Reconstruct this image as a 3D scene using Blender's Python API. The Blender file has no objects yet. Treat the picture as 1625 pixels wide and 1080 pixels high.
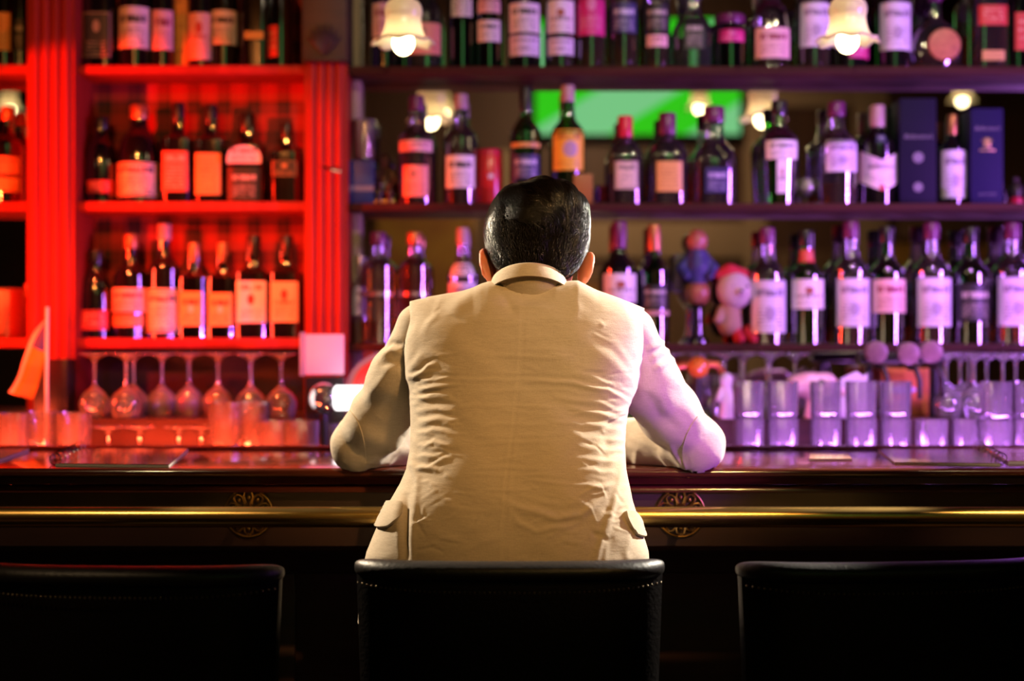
import bpy, bmesh, math, random
import numpy as np
import openvdb
from mathutils import Vector, Matrix
from mathutils.bvhtree import BVHTree

SC = bpy.context.scene
COL = SC.collection
PI = math.pi
random.seed(7)
rng = np.random.default_rng(11)

# ------------------------------------------------------------------ camera
FPX, CX, CY, CAMZ = 2257.0, 812.5, 554.0, 1.3135


def P(px, py, Y):
    """the point of the room at depth Y that stands at pixel (px, py) of the 1625x1080 photograph"""
    return Vector(((px - CX) * Y / FPX, Y, CAMZ + (CY - py) * Y / FPX))


def M_(n, Y):
    return n * Y / FPX


cam_d = bpy.data.cameras.new('camera')
cam_d.sensor_width = 36.0
cam_d.lens = FPX * 36.0 / 1625.0
cam_d.shift_y = 14.0 / 1625.0
cam_d.dof.use_dof = True
cam_d.dof.focus_distance = 2.34
cam_d.dof.aperture_fstop = 1.75
cam_d.dof.aperture_blades = 0
cam_d.clip_start = 0.05
cam = bpy.data.objects.new('camera', cam_d)
cam.location = (0, 0, CAMZ)
cam.rotation_euler = (PI / 2, 0, 0)
COL.objects.link(cam)
SC.camera = cam

# ------------------------------------------------------------------ world, exposure
w = bpy.data.worlds.new('world')
SC.world = w
w.use_nodes = True
w.node_tree.nodes['Background'].inputs[0].default_value = (0.6, 0.45, 0.4, 1)
w.node_tree.nodes['Background'].inputs[1].default_value = 0.0
vs = SC.view_settings
SC.display_settings.display_device = 'sRGB'
vs.view_transform = 'Standard'
vs.look = 'None'
vs.exposure = 0.0
vs.gamma = 1.0
vs.use_curve_mapping = False
cy = SC.cycles
cy.use_denoising = True
cy.max_bounces = 10
cy.diffuse_bounces = 2
cy.glossy_bounces = 4
cy.transmission_bounces = 6
cy.transparent_max_bounces = 28
cy.sample_clamp_indirect = 6.0
cy.sample_clamp_direct = 0.0
cy.caustics_reflective = False
cy.caustics_refractive = False


# ------------------------------------------------------------------ the room's lights and added fills
def aim(o, target):
    d = Vector(target) - o.location
    o.rotation_euler = d.to_track_quat('-Z', 'Y').to_euler()


def area(name, loc, target, w_, h_, col, power, spread=180):
    l = bpy.data.lights.new(name, 'AREA')
    l.shape = 'RECTANGLE'
    l.size, l.size_y = w_, h_
    l.color = col
    l.energy = power
    l.spread = math.radians(spread)
    o = bpy.data.objects.new(name, l)
    o.location = loc
    COL.objects.link(o)
    aim(o, target)
    return o


def spot(name, loc, target, ang, col, power, blend=0.3, rad=0.03):
    l = bpy.data.lights.new(name, 'SPOT')
    l.spot_size = math.radians(ang)
    l.spot_blend = blend
    l.shadow_soft_size = rad
    l.color = col
    l.energy = power
    o = bpy.data.objects.new(name, l)
    o.location = loc
    COL.objects.link(o)
    aim(o, target)
    return o


RED = (1.0, 0.012, 0.002)
PURPLE = (0.54, 0.18, 1.0)
# red stage spot left of the frame
spot('red_stage_spot', (-2.06, 2.45, 1.857), (-1.04, 3.6, 1.64), 36, RED, 330, 0.25, 0.012)
# upright red led strip left; below, an unseen strip added to brighten the glasses
area('red_led_strip', (-2.0, 3.12, 1.55), (0.2, 3.72, 1.5), 0.06, 0.55, (1.0, 0.05, 0.02), 4.2, 64)
area('red_counter_fill', (-0.95, 3.075, 1.05), (-0.95, 3.45, 1.20), 0.9, 0.02, (1.0, 0.07, 0.022), 9, 115)
# amber lamp that picks out the labels of the left shelves
spot('amber_spot', (-1.0, 0.9, 2.5), (-0.95, 3.68, 1.75), 34, (1.0, 0.30, 0.06), 85, 0.6, 0.03)
# violet led strip right of the frame, added fill along the bar, one spot on the right arm
area('violet_led_strip', (2.05, 2.55, 1.68), (0.45, 3.7, 1.60), 0.12, 0.7, PURPLE, 15, 100)
area('violet_counter_fill', (0.95, 3.075, 1.05), (0.95, 3.45, 1.20), 1.1, 0.02, (0.66, 0.20, 1.0), 8, 150)  # unseen strip added to light up the right-hand glasses
spot('violet_arm_spot', (1.95, 0.9, 1.50), (0.35, 2.45, 1.24), 12.5, (0.50, 0.10, 1.0), 270, 0.6, 0.03)
# fill spots added over the back counter to make the glasses glow
spot('red_glass_fill', (-1.0, 2.75, 2.55), (-0.80, 3.42, 1.20), 46, (1.0, 0.13, 0.035), 130, 0.5, 0.03)
spot('pink_glass_fill', (1.0, 2.75, 2.6), (0.98, 3.42, 1.18), 36, (0.85, 0.33, 1.0), 45, 0.5, 0.03)
# warm spots over the room
spot('warm_key_spot', (0.85, 0.2, 3.0), (0.10, 2.35, 1.33), 20, (1.0, 0.53, 0.17), 225, 0.9, 0.04)
spot('cream_shoulder_spot', (1.7, 1.0, 3.0), (0.21, 2.40, 1.36), 12, (1.0, 0.84, 0.58), 70, 0.9, 0.03)
spot('warm_rail_fill', (-1.3, 0.9, 3.2), (-0.95, 2.33, 1.0), 25, (1.0, 0.66, 0.34), 60, 0.7, 0.04)  # fill added to brighten the left end of the rail
spot('cream_rim_spot', (-1.45, 3.12, 2.12), (-0.24, 2.50, 1.22), 30, (1.0, 0.80, 0.55), 330, 0.4, 0.03)
spot('warm_bar_spot', (1.5, 1.1, 3.3), (1.32, 2.5, 1.0), 25, (1.0, 0.70, 0.36), 150, 0.5, 0.04)
spot('white_rim_spot', (1.60, 3.14, 2.14), (0.29, 2.50, 1.22), 32, (1.0, 0.90, 0.74), 600, 0.4, 0.03)
spot('warm_shelf_fill', (0.15, 1.0, 3.0), (0.25, 3.68, 1.75), 44, (1.0, 0.78, 0.50), 62, 0.6, 0.03)  # added to put warm glints on the bottles
spot('warm_shelf_fill', (1.55, 1.3, 3.1), (0.95, 3.68, 1.70), 44, (1.0, 0.80, 0.55), 64, 0.6, 0.03)  # second added glint light, further right
area('back_room_fill', (0.6, -0.4, 3.4), (0.6, -2.5, 1.6), 0.4, 0.4, (1.0, 0.62, 0.34), 17, 130)  # unseen light added to brighten the mirrored back wall


# ------------------------------------------------------------------ materials
MATS = {}


def N(nt, t, **kw):
    n = nt.nodes.new(t)
    for k, v in kw.items():
        if k.startswith('i_'):
            n.inputs[k[2:].replace('_', ' ')].default_value = v
        else:
            setattr(n, k, v)
    return n


def newmat(name):
    m = bpy.data.materials.new(name)
    m.use_nodes = True
    nt = m.node_tree
    nt.nodes.clear()
    out = nt.nodes.new('ShaderNodeOutputMaterial')
    return m, nt, out


def rgba(c):
    return (c[0], c[1], c[2], 1.0)


def pbr(name, col, rough=0.5, metal=0.0, spec=0.5, coat=0.0, noise=None, bump=None, sss=0.0, aniso=None):
    """a plain surface; noise=(scale, second colour), bump=(scale, strength)"""
    if name in MATS:
        return MATS[name]
    m, nt, out = newmat(name)
    b = N(nt, 'ShaderNodeBsdfPrincipled')
    b.inputs['Base Color'].default_value = rgba(col)
    b.inputs['Roughness'].default_value = rough
    b.inputs['Metallic'].default_value = metal
    b.inputs['Specular IOR Level'].default_value = spec
    b.inputs['Coat Weight'].default_value = coat
    b.inputs['Coat Roughness'].default_value = 0.08
    if sss:
        b.inputs['Subsurface Weight'].default_value = sss
        b.inputs['Subsurface Radius'].default_value = (0.012, 0.004, 0.002)
        b.inputs['Subsurface Scale'].default_value = 1.0
    tc = N(nt, 'ShaderNodeTexCoord')
    if noise:
        n = N(nt, 'ShaderNodeTexNoise', i_Scale=noise[0], i_Detail=4.0)
        mp = N(nt, 'ShaderNodeMapping')
        if len(noise) > 2:
            mp.inputs['Scale'].default_value = noise[2]
        nt.links.new(tc.outputs['Object'], mp.inputs[0])
        nt.links.new(mp.outputs[0], n.inputs['Vector'])
        r = N(nt, 'ShaderNodeValToRGB')
        r.color_ramp.elements[0].position = 0.35
        r.color_ramp.elements[1].position = 0.68
        r.color_ramp.elements[0].color = rgba(col)
        r.color_ramp.elements[1].color = rgba(noise[1])
        nt.links.new(n.outputs['Fac'], r.inputs[0])
        nt.links.new(r.outputs[0], b.inputs['Base Color'])
    if bump:
        n2 = N(nt, 'ShaderNodeTexNoise', i_Scale=bump[0], i_Detail=3.0)
        nt.links.new(tc.outputs['Object'], n2.inputs['Vector'])
        bp = N(nt, 'ShaderNodeBump', i_Strength=bump[1], i_Distance=0.002)
        nt.links.new(n2.outputs['Fac'], bp.inputs['Height'])
        nt.links.new(bp.outputs[0], b.inputs['Normal'])
    nt.links.new(b.outputs[0], out.inputs[0])
    MATS[name] = m
    return m


def glass(name, tint, rough=0.04, cloud=0.0, cloudcol=(0.9, 0.9, 0.9), edge=2.0, spec=5.5):
    """clear or tinted glass: more of the tint where the wall is seen edge-on, reflections by fresnel; cloud = pale haze painted in for light that glass would refract"""
    if name in MATS:
        return MATS[name]
    m, nt, out = newmat(name)
    lw = N(nt, 'ShaderNodeLayerWeight', i_Blend=0.35)
    mix = N(nt, 'ShaderNodeMix', data_type='RGBA')
    mix.inputs['A'].default_value = rgba(tint)
    mix.inputs['B'].default_value = rgba([c ** edge * 0.75 for c in tint])
    nt.links.new(lw.outputs['Facing'], mix.inputs['Factor'])
    tr = N(nt, 'ShaderNodeBsdfTransparent')
    nt.links.new(mix.outputs['Result'], tr.inputs[0])
    gl = N(nt, 'ShaderNodeBsdfGlossy', i_Roughness=rough)
    fr = N(nt, 'ShaderNodeFresnel', i_IOR=1.5)
    base = tr
    if cloud:  # painted haze, strongest at the edges, stands in for refracted light
        df = N(nt, 'ShaderNodeBsdfDiffuse', i_Color=rgba(cloudcol))
        tl = N(nt, 'ShaderNodeBsdfTranslucent', i_Color=rgba(cloudcol))
        a = N(nt, 'ShaderNodeMixShader', i_Fac=0.5)
        nt.links.new(df.outputs[0], a.inputs[1])
        nt.links.new(tl.outputs[0], a.inputs[2])
        pw = N(nt, 'ShaderNodeMath', operation='POWER')
        pw.inputs[1].default_value = 2.4
        nt.links.new(lw.outputs['Facing'], pw.inputs[0])
        lw2 = N(nt, 'ShaderNodeMath', operation='MULTIPLY_ADD', use_clamp=True)
        lw2.inputs[1].default_value = cloud * 4.6
        lw2.inputs[2].default_value = cloud * 0.45
        nt.links.new(pw.outputs[0], lw2.inputs[0])
        b = N(nt, 'ShaderNodeMixShader')
        nt.links.new(lw2.outputs[0], b.inputs[0])
        nt.links.new(tr.outputs[0], b.inputs[1])
        nt.links.new(a.outputs[0], b.inputs[2])
        base = b
    mul = N(nt, 'ShaderNodeMath', operation='MULTIPLY', use_clamp=True)
    mul.inputs[1].default_value = spec
    nt.links.new(fr.outputs[0], mul.inputs[0])
    s = N(nt, 'ShaderNodeMixShader')
    nt.links.new(mul.outputs[0], s.inputs[0])
    nt.links.new(base.outputs[0], s.inputs[1])
    nt.links.new(gl.outputs[0], s.inputs[2])
    nt.links.new(s.outputs[0], out.inputs[0])
    MATS[name] = m
    return m


def emit(name, col, strength):
    if name in MATS:
        return MATS[name]
    m, nt, out = newmat(name)
    e = N(nt, 'ShaderNodeEmission', i_Color=rgba(col), i_Strength=strength)
    nt.links.new(e.outputs[0], out.inputs[0])
    MATS[name] = m
    return m


def paper(name, col, ink, rows=7, lo=0.1, hi=0.5, emblem=None, head=None, frame=0.0, dens=0.5, rough=0.45):
    """a printed label: rows of small print between lo and hi, an emblem disc (u, v, r, colour), a headline band (v0, v1)"""
    if name in MATS:
        return MATS[name]
    m, nt, out = newmat(name)
    L = nt.links
    uv = N(nt, 'ShaderNodeUVMap')
    sp = N(nt, 'ShaderNodeSeparateXYZ')
    L.new(uv.outputs[0], sp.inputs[0])

    def mth(op, a, b=None, c=None):
        n = N(nt, 'ShaderNodeMath', operation=op)
        for i, v in enumerate((a, b, c)):
            if v is None:
                continue
            if isinstance(v, (int, float)):
                n.inputs[i].default_value = v
            else:
                L.new(v, n.inputs[i])
        return n.outputs[0]
    U, V = sp.outputs[0], sp.outputs[1]

    def band(x, a, b):
        return mth('MULTIPLY', mth('GREATER_THAN', x, a), mth('LESS_THAN', x, b))
    vr = mth('MULTIPLY', V, float(rows) / max(hi - lo, 0.05))
    fr = mth('FRACT', vr)
    line = band(fr, 0.3, 0.72)
    cm = N(nt, 'ShaderNodeCombineXYZ')
    L.new(mth('MULTIPLY', U, 26.0), cm.inputs[0])
    L.new(mth('MULTIPLY', mth('FLOOR', vr), 7.3), cm.inputs[1])
    nz = N(nt, 'ShaderNodeTexNoise', i_Scale=1.0, i_Detail=1.0)
    L.new(cm.outputs[0], nz.inputs['Vector'])
    word = mth('GREATER_THAN', nz.outputs['Fac'], dens)
    msk = mth('MULTIPLY', mth('MULTIPLY', line, word), mth('MULTIPLY', band(V, lo, hi), band(U, 0.15, 0.85)))
    if head:
        cm2 = N(nt, 'ShaderNodeCombineXYZ')
        L.new(mth('MULTIPLY', U, 16.0), cm2.inputs[0])
        L.new(mth('MULTIPLY', V, 2.0), cm2.inputs[1])
        nz2 = N(nt, 'ShaderNodeTexNoise', i_Scale=1.3, i_Detail=1.0)
        L.new(cm2.outputs[0], nz2.inputs['Vector'])
        hd = mth('MULTIPLY', mth('GREATER_THAN', nz2.outputs['Fac'], 0.47), mth('MULTIPLY', band(V, *head), band(U, 0.12, 0.88)))
        msk = mth('MAXIMUM', msk, hd)
    if frame:
        inner = mth('MULTIPLY', band(U, frame, 1 - frame), band(V, frame, 1 - frame))
        outer = mth('MULTIPLY', band(U, frame * 0.5, 1 - frame * 0.5), band(V, frame * 0.6, 1 - frame * 0.6))
        msk = mth('MAXIMUM', msk, mth('SUBTRACT', outer, inner))
    mx = N(nt, 'ShaderNodeMix', data_type='RGBA')
    mx.inputs['A'].default_value = rgba(col)
    mx.inputs['B'].default_value = rgba(ink)
    L.new(msk, mx.inputs['Factor'])
    res = mx.outputs['Result']
    if emblem:
        eu, ev, er, ec = emblem
        d = mth('SQRT', mth('ADD', mth('POWER', mth('SUBTRACT', U, eu), 2.0), mth('POWER', mth('SUBTRACT', V, ev), 2.0)))
        mx2 = N(nt, 'ShaderNodeMix', data_type='RGBA')
        L.new(mth('LESS_THAN', d, er), mx2.inputs['Factor'])
        L.new(res, mx2.inputs['A'])
        mx2.inputs['B'].default_value = rgba(ec)
        res = mx2.outputs['Result']
    b = N(nt, 'ShaderNodeBsdfPrincipled')
    b.inputs['Roughness'].default_value = rough
    L.new(res, b.inputs['Base Color'])
    L.new(b.outputs[0], out.inputs[0])
    MATS[name] = m
    return m


# ------------------------------------------------------------------ mesh helpers
class MB:
    def __init__(self):
        self.v, self.f, self.uv = [], [], []

    def add(self, vs_, fs, uvs=None):
        o = len(self.v)
        self.v += [tuple(p) for p in vs_]
        self.f += [tuple(i + o for i in f) for f in fs]
        self.uv += list(uvs) if uvs is not None else [(0.0, 0.0)] * len(vs_)
        return self

    def box(self, x0, x1, y0, y1, z0, z1):
        v = [(x, y, z) for x in (x0, x1) for y in (y0, y1) for z in (z0, z1)]
        f = [(0, 1, 3, 2), (4, 6, 7, 5), (0, 4, 5, 1), (2, 3, 7, 6), (0, 2, 6, 4), (1, 5, 7, 3)]
        w_, h_ = max(x1 - x0, 1e-6), max(z1 - z0, 1e-6)
        return self.add(v, f, [((p[0] - x0) / w_, (p[2] - z0) / h_) for p in v])

    def rbox(self, x0, x1, y0, y1, z0, z1, r=0.004, seg=2):
        bm = bmesh.new()
        bmesh.ops.create_cube(bm, size=1)
        for v in bm.verts:
            v.co = ((x0 + x1) / 2 + v.co.x * (x1 - x0), (y0 + y1) / 2 + v.co.y * (y1 - y0), (z0 + z1) / 2 + v.co.z * (z1 - z0))
        r = min(r, 0.45 * min(x1 - x0, y1 - y0, z1 - z0))
        bmesh.ops.bevel(bm, geom=list(bm.edges) + list(bm.verts), offset=r, segments=seg, affect='EDGES', profile=0.6)
        bm.verts.index_update()
        w_, h_ = max(x1 - x0, 1e-6), max(z1 - z0, 1e-6)
        self.add([v.co[:] for v in bm.verts], [[v.index for v in f.verts] for f in bm.faces],
                 [((v.co.x - x0) / w_, (v.co.z - z0) / h_) for v in bm.verts])
        bm.free()
        return self

    def lathe(self, prof, seg=24, n=2.0, ay=1.0, c=(0, 0, 0), a0=None, a1=None, ruffle=None):
        """prof: (r, z) from bottom to top; n: 2 round .. 5 square; a0, a1: only that arc (an open patch, uv over it)"""
        full = a0 is None
        cnt = seg if full else seg + 1
        vs_, uvs, fs = [], [], []
        zs = [z for _, z in prof]
        z0, z1 = min(zs), max(zs)
        for r, z in prof:
            for i in range(cnt):
                t = 2 * PI * i / seg if full else a0 + (a1 - a0) * i / seg
                cs, sn = math.cos(t), math.sin(t)
                k = (abs(cs) ** n + abs(sn) ** n) ** (-1.0 / n)
                rr, zz = r, z
                if ruffle:
                    rr, zz = ruffle(r, z, t)
                vs_.append((c[0] + rr * k * cs, c[1] + rr * k * sn * ay, c[2] + zz))
                uvs.append((i / (cnt - 1), (z - z0) / max(z1 - z0, 1e-6)))
        m = len(prof)
        for j in range(m - 1):
            for i in range(cnt if full else cnt - 1):
                a, b = j * cnt + i, j * cnt + (i + 1) % cnt
                fs.append((a, b, b + cnt, a + cnt))
        return self.add(vs_, fs, uvs)

    def tube(self, pts, rad, seg=10, cap=True, flat=1.0):
        pts = [Vector(p) for p in pts]
        n = len(pts)
        rads = rad if isinstance(rad, (list, tuple)) else [rad] * n
        vs_, fs = [], []
        up = None
        for i, p in enumerate(pts):
            t = (pts[min(i + 1, n - 1)] - pts[max(i - 1, 0)]).normalized()
            if up is None:
                up = t.orthogonal().normalized()
            up = (up - t * up.dot(t)).normalized()
            s = t.cross(up)
            for k in range(seg):
                a = 2 * PI * k / seg
                vs_.append(p + (up * math.cos(a) + s * math.sin(a) * flat) * rads[i])
        for i in range(n - 1):
            for k in range(seg):
                a, b = i * seg + k, i * seg + (k + 1) % seg
                fs.append((a, b, b + seg, a + seg))
        if cap:
            fs.append(tuple(reversed(range(seg))))
            fs.append(tuple((n - 1) * seg + k for k in range(seg)))
        return self.add(vs_, fs)

    def ball(self, c, r, sx=1, sy=1, sz=1, seg=20, ring=12):
        prof = [(max(r * math.sin(PI * j / ring), 1e-5), -r * math.cos(PI * j / ring)) for j in range(ring + 1)]
        vs_, fs = [], []
        for q, z in prof:
            for i in range(seg):
                t = 2 * PI * i / seg
                vs_.append((c[0] + q * math.cos(t) * sx, c[1] + q * math.sin(t) * sy, c[2] + z * sz))
        for j in range(ring):
            for i in range(seg):
                a, b = j * seg + i, j * seg + (i + 1) % seg
                fs.append((a, b, b + seg, a + seg))
        return self.add(vs_, fs)

    def prism(self, outline, axis, a, b):
        """a closed outline (2-D) pushed from a to b along axis 'x', 'y' or 'z'"""
        n = len(outline)

        def pt(p, q):
            return {'x': (q, p[0], p[1]), 'y': (p[0], q, p[1]), 'z': (p[0], p[1], q)}[axis]
        us = [p[0] for p in outline]
        ws = [p[1] for p in outline]
        u = [((p[0] - min(us)) / (max(us) - min(us)), (p[1] - min(ws)) / (max(ws) - min(ws))) for p in outline]
        vs_ = [pt(p, a) for p in outline] + [pt(p, b) for p in outline]
        fs = [tuple(range(n)), tuple(range(2 * n - 1, n - 1, -1))] + [(i, i + n, (i + 1) % n + n, (i + 1) % n) for i in range(n)]
        return self.add(vs_, fs, u + u)

    def mesh(self, name, sharp=40, fix=True):
        me = bpy.data.meshes.new(name)
        me.from_pydata([tuple(p) for p in self.v], [], self.f)
        uvl = me.uv_layers.new(name='UVMap')
        idx = np.zeros(len(me.loops), dtype=np.int32)
        me.loops.foreach_get('vertex_index', idx)
        uvl.data.foreach_set('uv', np.array(self.uv, dtype=np.float32)[idx].ravel())
        if fix:
            bm = bmesh.new()
            bm.from_mesh(me)
            bmesh.ops.recalc_face_normals(bm, faces=bm.faces)
            bm.to_mesh(me)
            bm.free()
        smooth(me, sharp)
        return me


def smooth(me, sharp=40):
    me.polygons.foreach_set('use_smooth', np.ones(len(me.polygons), dtype=bool))
    if sharp < 180:
        me.set_sharp_from_angle(angle=math.radians(sharp))
    me.update()


def thing(name, label, cat, loc=(0, 0, 0), group=None, rz=0.0):
    o = bpy.data.objects.new(name, None)
    o.empty_display_size = 0.05
    o.location = loc
    o.rotation_euler = (0, 0, rz)
    COL.objects.link(o)
    o['label'] = label
    o['category'] = cat
    if group:
        o['group'] = group
    return o


def part(name, mb, mat, parent=None, label=None, sharp=40, fix=True):
    me = mb if isinstance(mb, bpy.types.Mesh) else mb.mesh(name, sharp, fix)
    o = bpy.data.objects.new(name, me)
    me.materials.clear()
    me.materials.append(mat)
    COL.objects.link(o)
    o.parent = parent
    if label:
        o['label'] = label
    return o


def tag(o, label, cat, group=None):
    o['label'] = label
    o['category'] = cat
    if group:
        o['group'] = group
    return o


def struct(name, mb, mat, sharp=40):
    o = part(name, mb, mat, None, None, sharp)
    o['kind'] = 'structure'
    return o


def dup(root, loc, label, group=None, rz=None):
    r = root.copy()
    COL.objects.link(r)
    r.location = loc
    r['label'] = label
    if group:
        r['group'] = group
    if rz is not None:
        r.rotation_euler = (0, 0, rz)
    for ch in list(root.children):
        c = ch.copy()
        COL.objects.link(c)
        c.parent = r
        for g in list(ch.children):
            d = g.copy()
            COL.objects.link(d)
            d.parent = c
    return r


def text_mesh(s, size, shear=0.0, depth=0.0003):
    cu = bpy.data.curves.new('lettering', 'FONT')
    cu.body = s
    cu.size = size
    cu.shear = shear
    cu.extrude = depth
    cu.align_x = 'CENTER'
    cu.align_y = 'CENTER'
    cu.resolution_u = 3
    o = bpy.data.objects.new('lettering', cu)
    COL.objects.link(o)
    dg = bpy.context.evaluated_depsgraph_get()
    dg.update()
    me = bpy.data.meshes.new_from_object(o.evaluated_get(dg))
    bpy.data.objects.remove(o)
    bpy.data.curves.remove(cu)
    me.transform(Matrix.Rotation(PI / 2, 4, 'X'))
    return me


# signed-distance modelling: round cones and ellipsoids melted together, meshed by openvdb
class SDF:
    def __init__(self, lo, hi, vox):
        self.lo = np.array(lo, dtype=np.float32)
        self.vox = vox
        self.n = [int(math.ceil((hi[i] - lo[i]) / vox)) + 1 for i in range(3)]
        self.ax = [self.lo[i] + vox * np.arange(self.n[i], dtype=np.float32) for i in range(3)]
        self.d = np.full(self.n, 0.2, dtype=np.float32)

    def _slice(self, lo, hi):
        s = []
        for i in range(3):
            a = int(max(0, math.floor((lo[i] - self.lo[i]) / self.vox)))
            b = int(min(self.n[i], math.ceil((hi[i] - self.lo[i]) / self.vox) + 1))
            s.append(slice(a, max(b, a)))
        return tuple(s)

    def _grid(self, s):
        return np.meshgrid(self.ax[0][s[0]], self.ax[1][s[1]], self.ax[2][s[2]], indexing='ij', sparse=True)

    def _put(self, s, v, k, cut=False):
        d = self.d[s]
        if cut:
            h = np.clip(0.5 - 0.5 * (d + v) / k, 0, 1)
            self.d[s] = d * (1 - h) - v * h + k * h * (1 - h)
        else:
            h = np.clip(0.5 + 0.5 * (v - d) / k, 0, 1)
            self.d[s] = v * (1 - h) + d * h - k * h * (1 - h)

    def cone(self, a, b, r1, r2, k=0.01, cut=False):
        a, b = np.array(a, float), np.array(b, float)
        R = max(r1, r2) + max(3 * k, 0.02)
        s = self._slice(np.minimum(a, b) - R, np.maximum(a, b) + R)
        if min(self.d[s].shape) == 0:
            return self
        X, Y, Z = self._grid(s)
        ab = b - a
        L = max(float(ab @ ab), 1e-12)
        t = np.clip(((X - a[0]) * ab[0] + (Y - a[1]) * ab[1] + (Z - a[2]) * ab[2]) / L, 0, 1)
        q = np.sqrt((X - a[0] - t * ab[0]) ** 2 + (Y - a[1] - t * ab[1]) ** 2 + (Z - a[2] - t * ab[2]) ** 2)
        self._put(s, (q - (r1 + (r2 - r1) * t)).astype(np.float32), k, cut)
        return self

    def chain(self, pts, rads, k=0.01):
        for i in range(len(pts) - 1):
            self.cone(pts[i], pts[i + 1], rads[i], rads[i + 1], k)
        return self

    def ell(self, c, r, k=0.01, rot=None, cut=False):
        c = np.array(c, float)
        R = max(r) + max(3 * k, 0.02)
        s = self._slice(c - R, c + R)
        X, Y, Z = self._grid(s)
        X, Y, Z = X - c[0], Y - c[1], Z - c[2]
        if rot is not None:
            m = np.array(rot.inverted())
            X, Y, Z = (m[i][0] * X + m[i][1] * Y + m[i][2] * Z for i in range(3))
        k0 = np.sqrt((X / r[0]) ** 2 + (Y / r[1]) ** 2 + (Z / r[2]) ** 2)
        k1 = np.sqrt((X / r[0] ** 2) ** 2 + (Y / r[1] ** 2) ** 2 + (Z / r[2] ** 2) ** 2)
        self._put(s, (k0 * (k0 - 1) / np.maximum(k1, 1e-6)).astype(np.float32), k, cut)
        return self

    def points(self, iso=0.0):
        g = openvdb.FloatGrid(0.2)
        g.copyFromArray(self.d)
        pts, quads = g.convertToQuads(iso)
        return pts * self.vox + self.lo, quads

    def mesh(self, name, iso=0.0):
        return grid_mesh(name, *self.points(iso))


def grid_mesh(name, pts, quads, uv=None):
    me = bpy.data.meshes.new(name)
    me.from_pydata([tuple(p) for p in pts.tolist()], [], [tuple(q) for q in quads.tolist()])
    bm = bmesh.new()
    bm.from_mesh(me)
    bmesh.ops.recalc_face_normals(bm, faces=bm.faces)
    bm.to_mesh(me)
    bm.free()
    smooth(me, 180)
    return me


def bvh_of(pts, faces):
    return BVHTree.FromPolygons([tuple(p) for p in pts.tolist()], [tuple(q) for q in faces.tolist()])


def poly_dist(px, py, poly):
    """distance in pixels of points to a polyline and the place 0..1 along it"""
    best = np.full(px.shape, 1e9)
    at = np.zeros(px.shape)
    seg = [math.dist(poly[i], poly[i + 1]) for i in range(len(poly) - 1)]
    tot, acc = sum(seg), 0.0
    for i in range(len(poly) - 1):
        (x0, y0), (x1, y1) = poly[i], poly[i + 1]
        L2 = seg[i] ** 2
        t = np.clip(((px - x0) * (x1 - x0) + (py - y0) * (y1 - y0)) / L2, 0, 1)
        d = np.hypot(px - x0 - t * (x1 - x0), py - y0 - t * (y1 - y0))
        m = d < best
        best = np.where(m, d, best)
        at = np.where(m, (acc + t * seg[i]) / tot, at)
        acc += seg[i]
    return best, at


def catmull(pts, n):
    """smooth curve through the points, n per span"""
    out = []
    p = [np.array(q, float) for q in pts]
    for i in range(len(p) - 1):
        a, b, c, d = p[max(i - 1, 0)], p[i], p[i + 1], p[min(i + 2, len(p) - 1)]
        for j in range(n):
            t = j / n
            out.append(0.5 * (2 * b + (c - a) * t + (2 * a - 5 * b + 4 * c - d) * t * t + (3 * b - a - 3 * c + d) * t ** 3))
    out.append(p[-1])
    return out
# ------------------------------------------------------------------ surfaces
def wood(name, c1, c2, rough=0.3, scale=(1.2, 14, 14), coat=0.3):
    return pbr(name, c1, rough, coat=coat, noise=(3.0, c2, scale))


WOOD_DARK = wood('mahogany_dark', (0.026, 0.0085, 0.005), (0.042, 0.014, 0.008), 0.5, coat=0.0)
WOOD_TOP = wood('bar_top_varnish', (0.065, 0.014, 0.008), (0.12, 0.028, 0.014), 0.14, coat=0.5)
WOOD_RED = pbr('painted_red_wood', (0.27, 0.024, 0.012), 0.55, spec=0.12, noise=(3.0, (0.34, 0.032, 0.018), (14, 14, 1.0)))
WOOD_SHELF = pbr('shelf_wood', (0.036, 0.010, 0.006), 0.6, spec=0.15, noise=(3.0, (0.060, 0.016, 0.010), (1.2, 14, 14)))
WOOD_BLACK = wood('black_stained_wood', (0.012, 0.006, 0.005), (0.022, 0.010, 0.007), 0.4)
BRASS = pbr('polished_brass', (0.78, 0.50, 0.15), 0.27, 1.0, noise=(30.0, (0.72, 0.44, 0.12)))
BRASS_OLD = pbr('old_brass', (0.30, 0.18, 0.06), 0.34, 1.0)
CHROME = pbr('chrome', (0.8, 0.8, 0.8), 0.12, 1.0)
BLACK_PLASTIC = pbr('black_plastic', (0.012, 0.011, 0.011), 0.35)
ROLL = pbr('black_leather_roll', (0.0060, 0.0034, 0.0026), 0.45, spec=0.5, bump=(170.0, 0.35))
LEATHER = pbr('black_leather', (0.0040, 0.0024, 0.0020), 0.42, spec=0.22, bump=(170.0, 0.35))
WHITE_CERAMIC = pbr('white_ceramic', (0.82, 0.80, 0.78), 0.25)
BEIGE_WALL = pbr('beige_paint', (0.46, 0.36, 0.24), 0.7, noise=(2.0, (0.40, 0.31, 0.20)))
DADO = pbr('dado_panel_paint', (0.20, 0.13, 0.075), 0.6, noise=(2.0, (0.15, 0.09, 0.05)))
BROWN_WALL = pbr('brown_panelling', (0.085, 0.045, 0.028), 0.5, noise=(2.5, (0.12, 0.064, 0.038), (8, 8, 0.6)))


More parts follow.
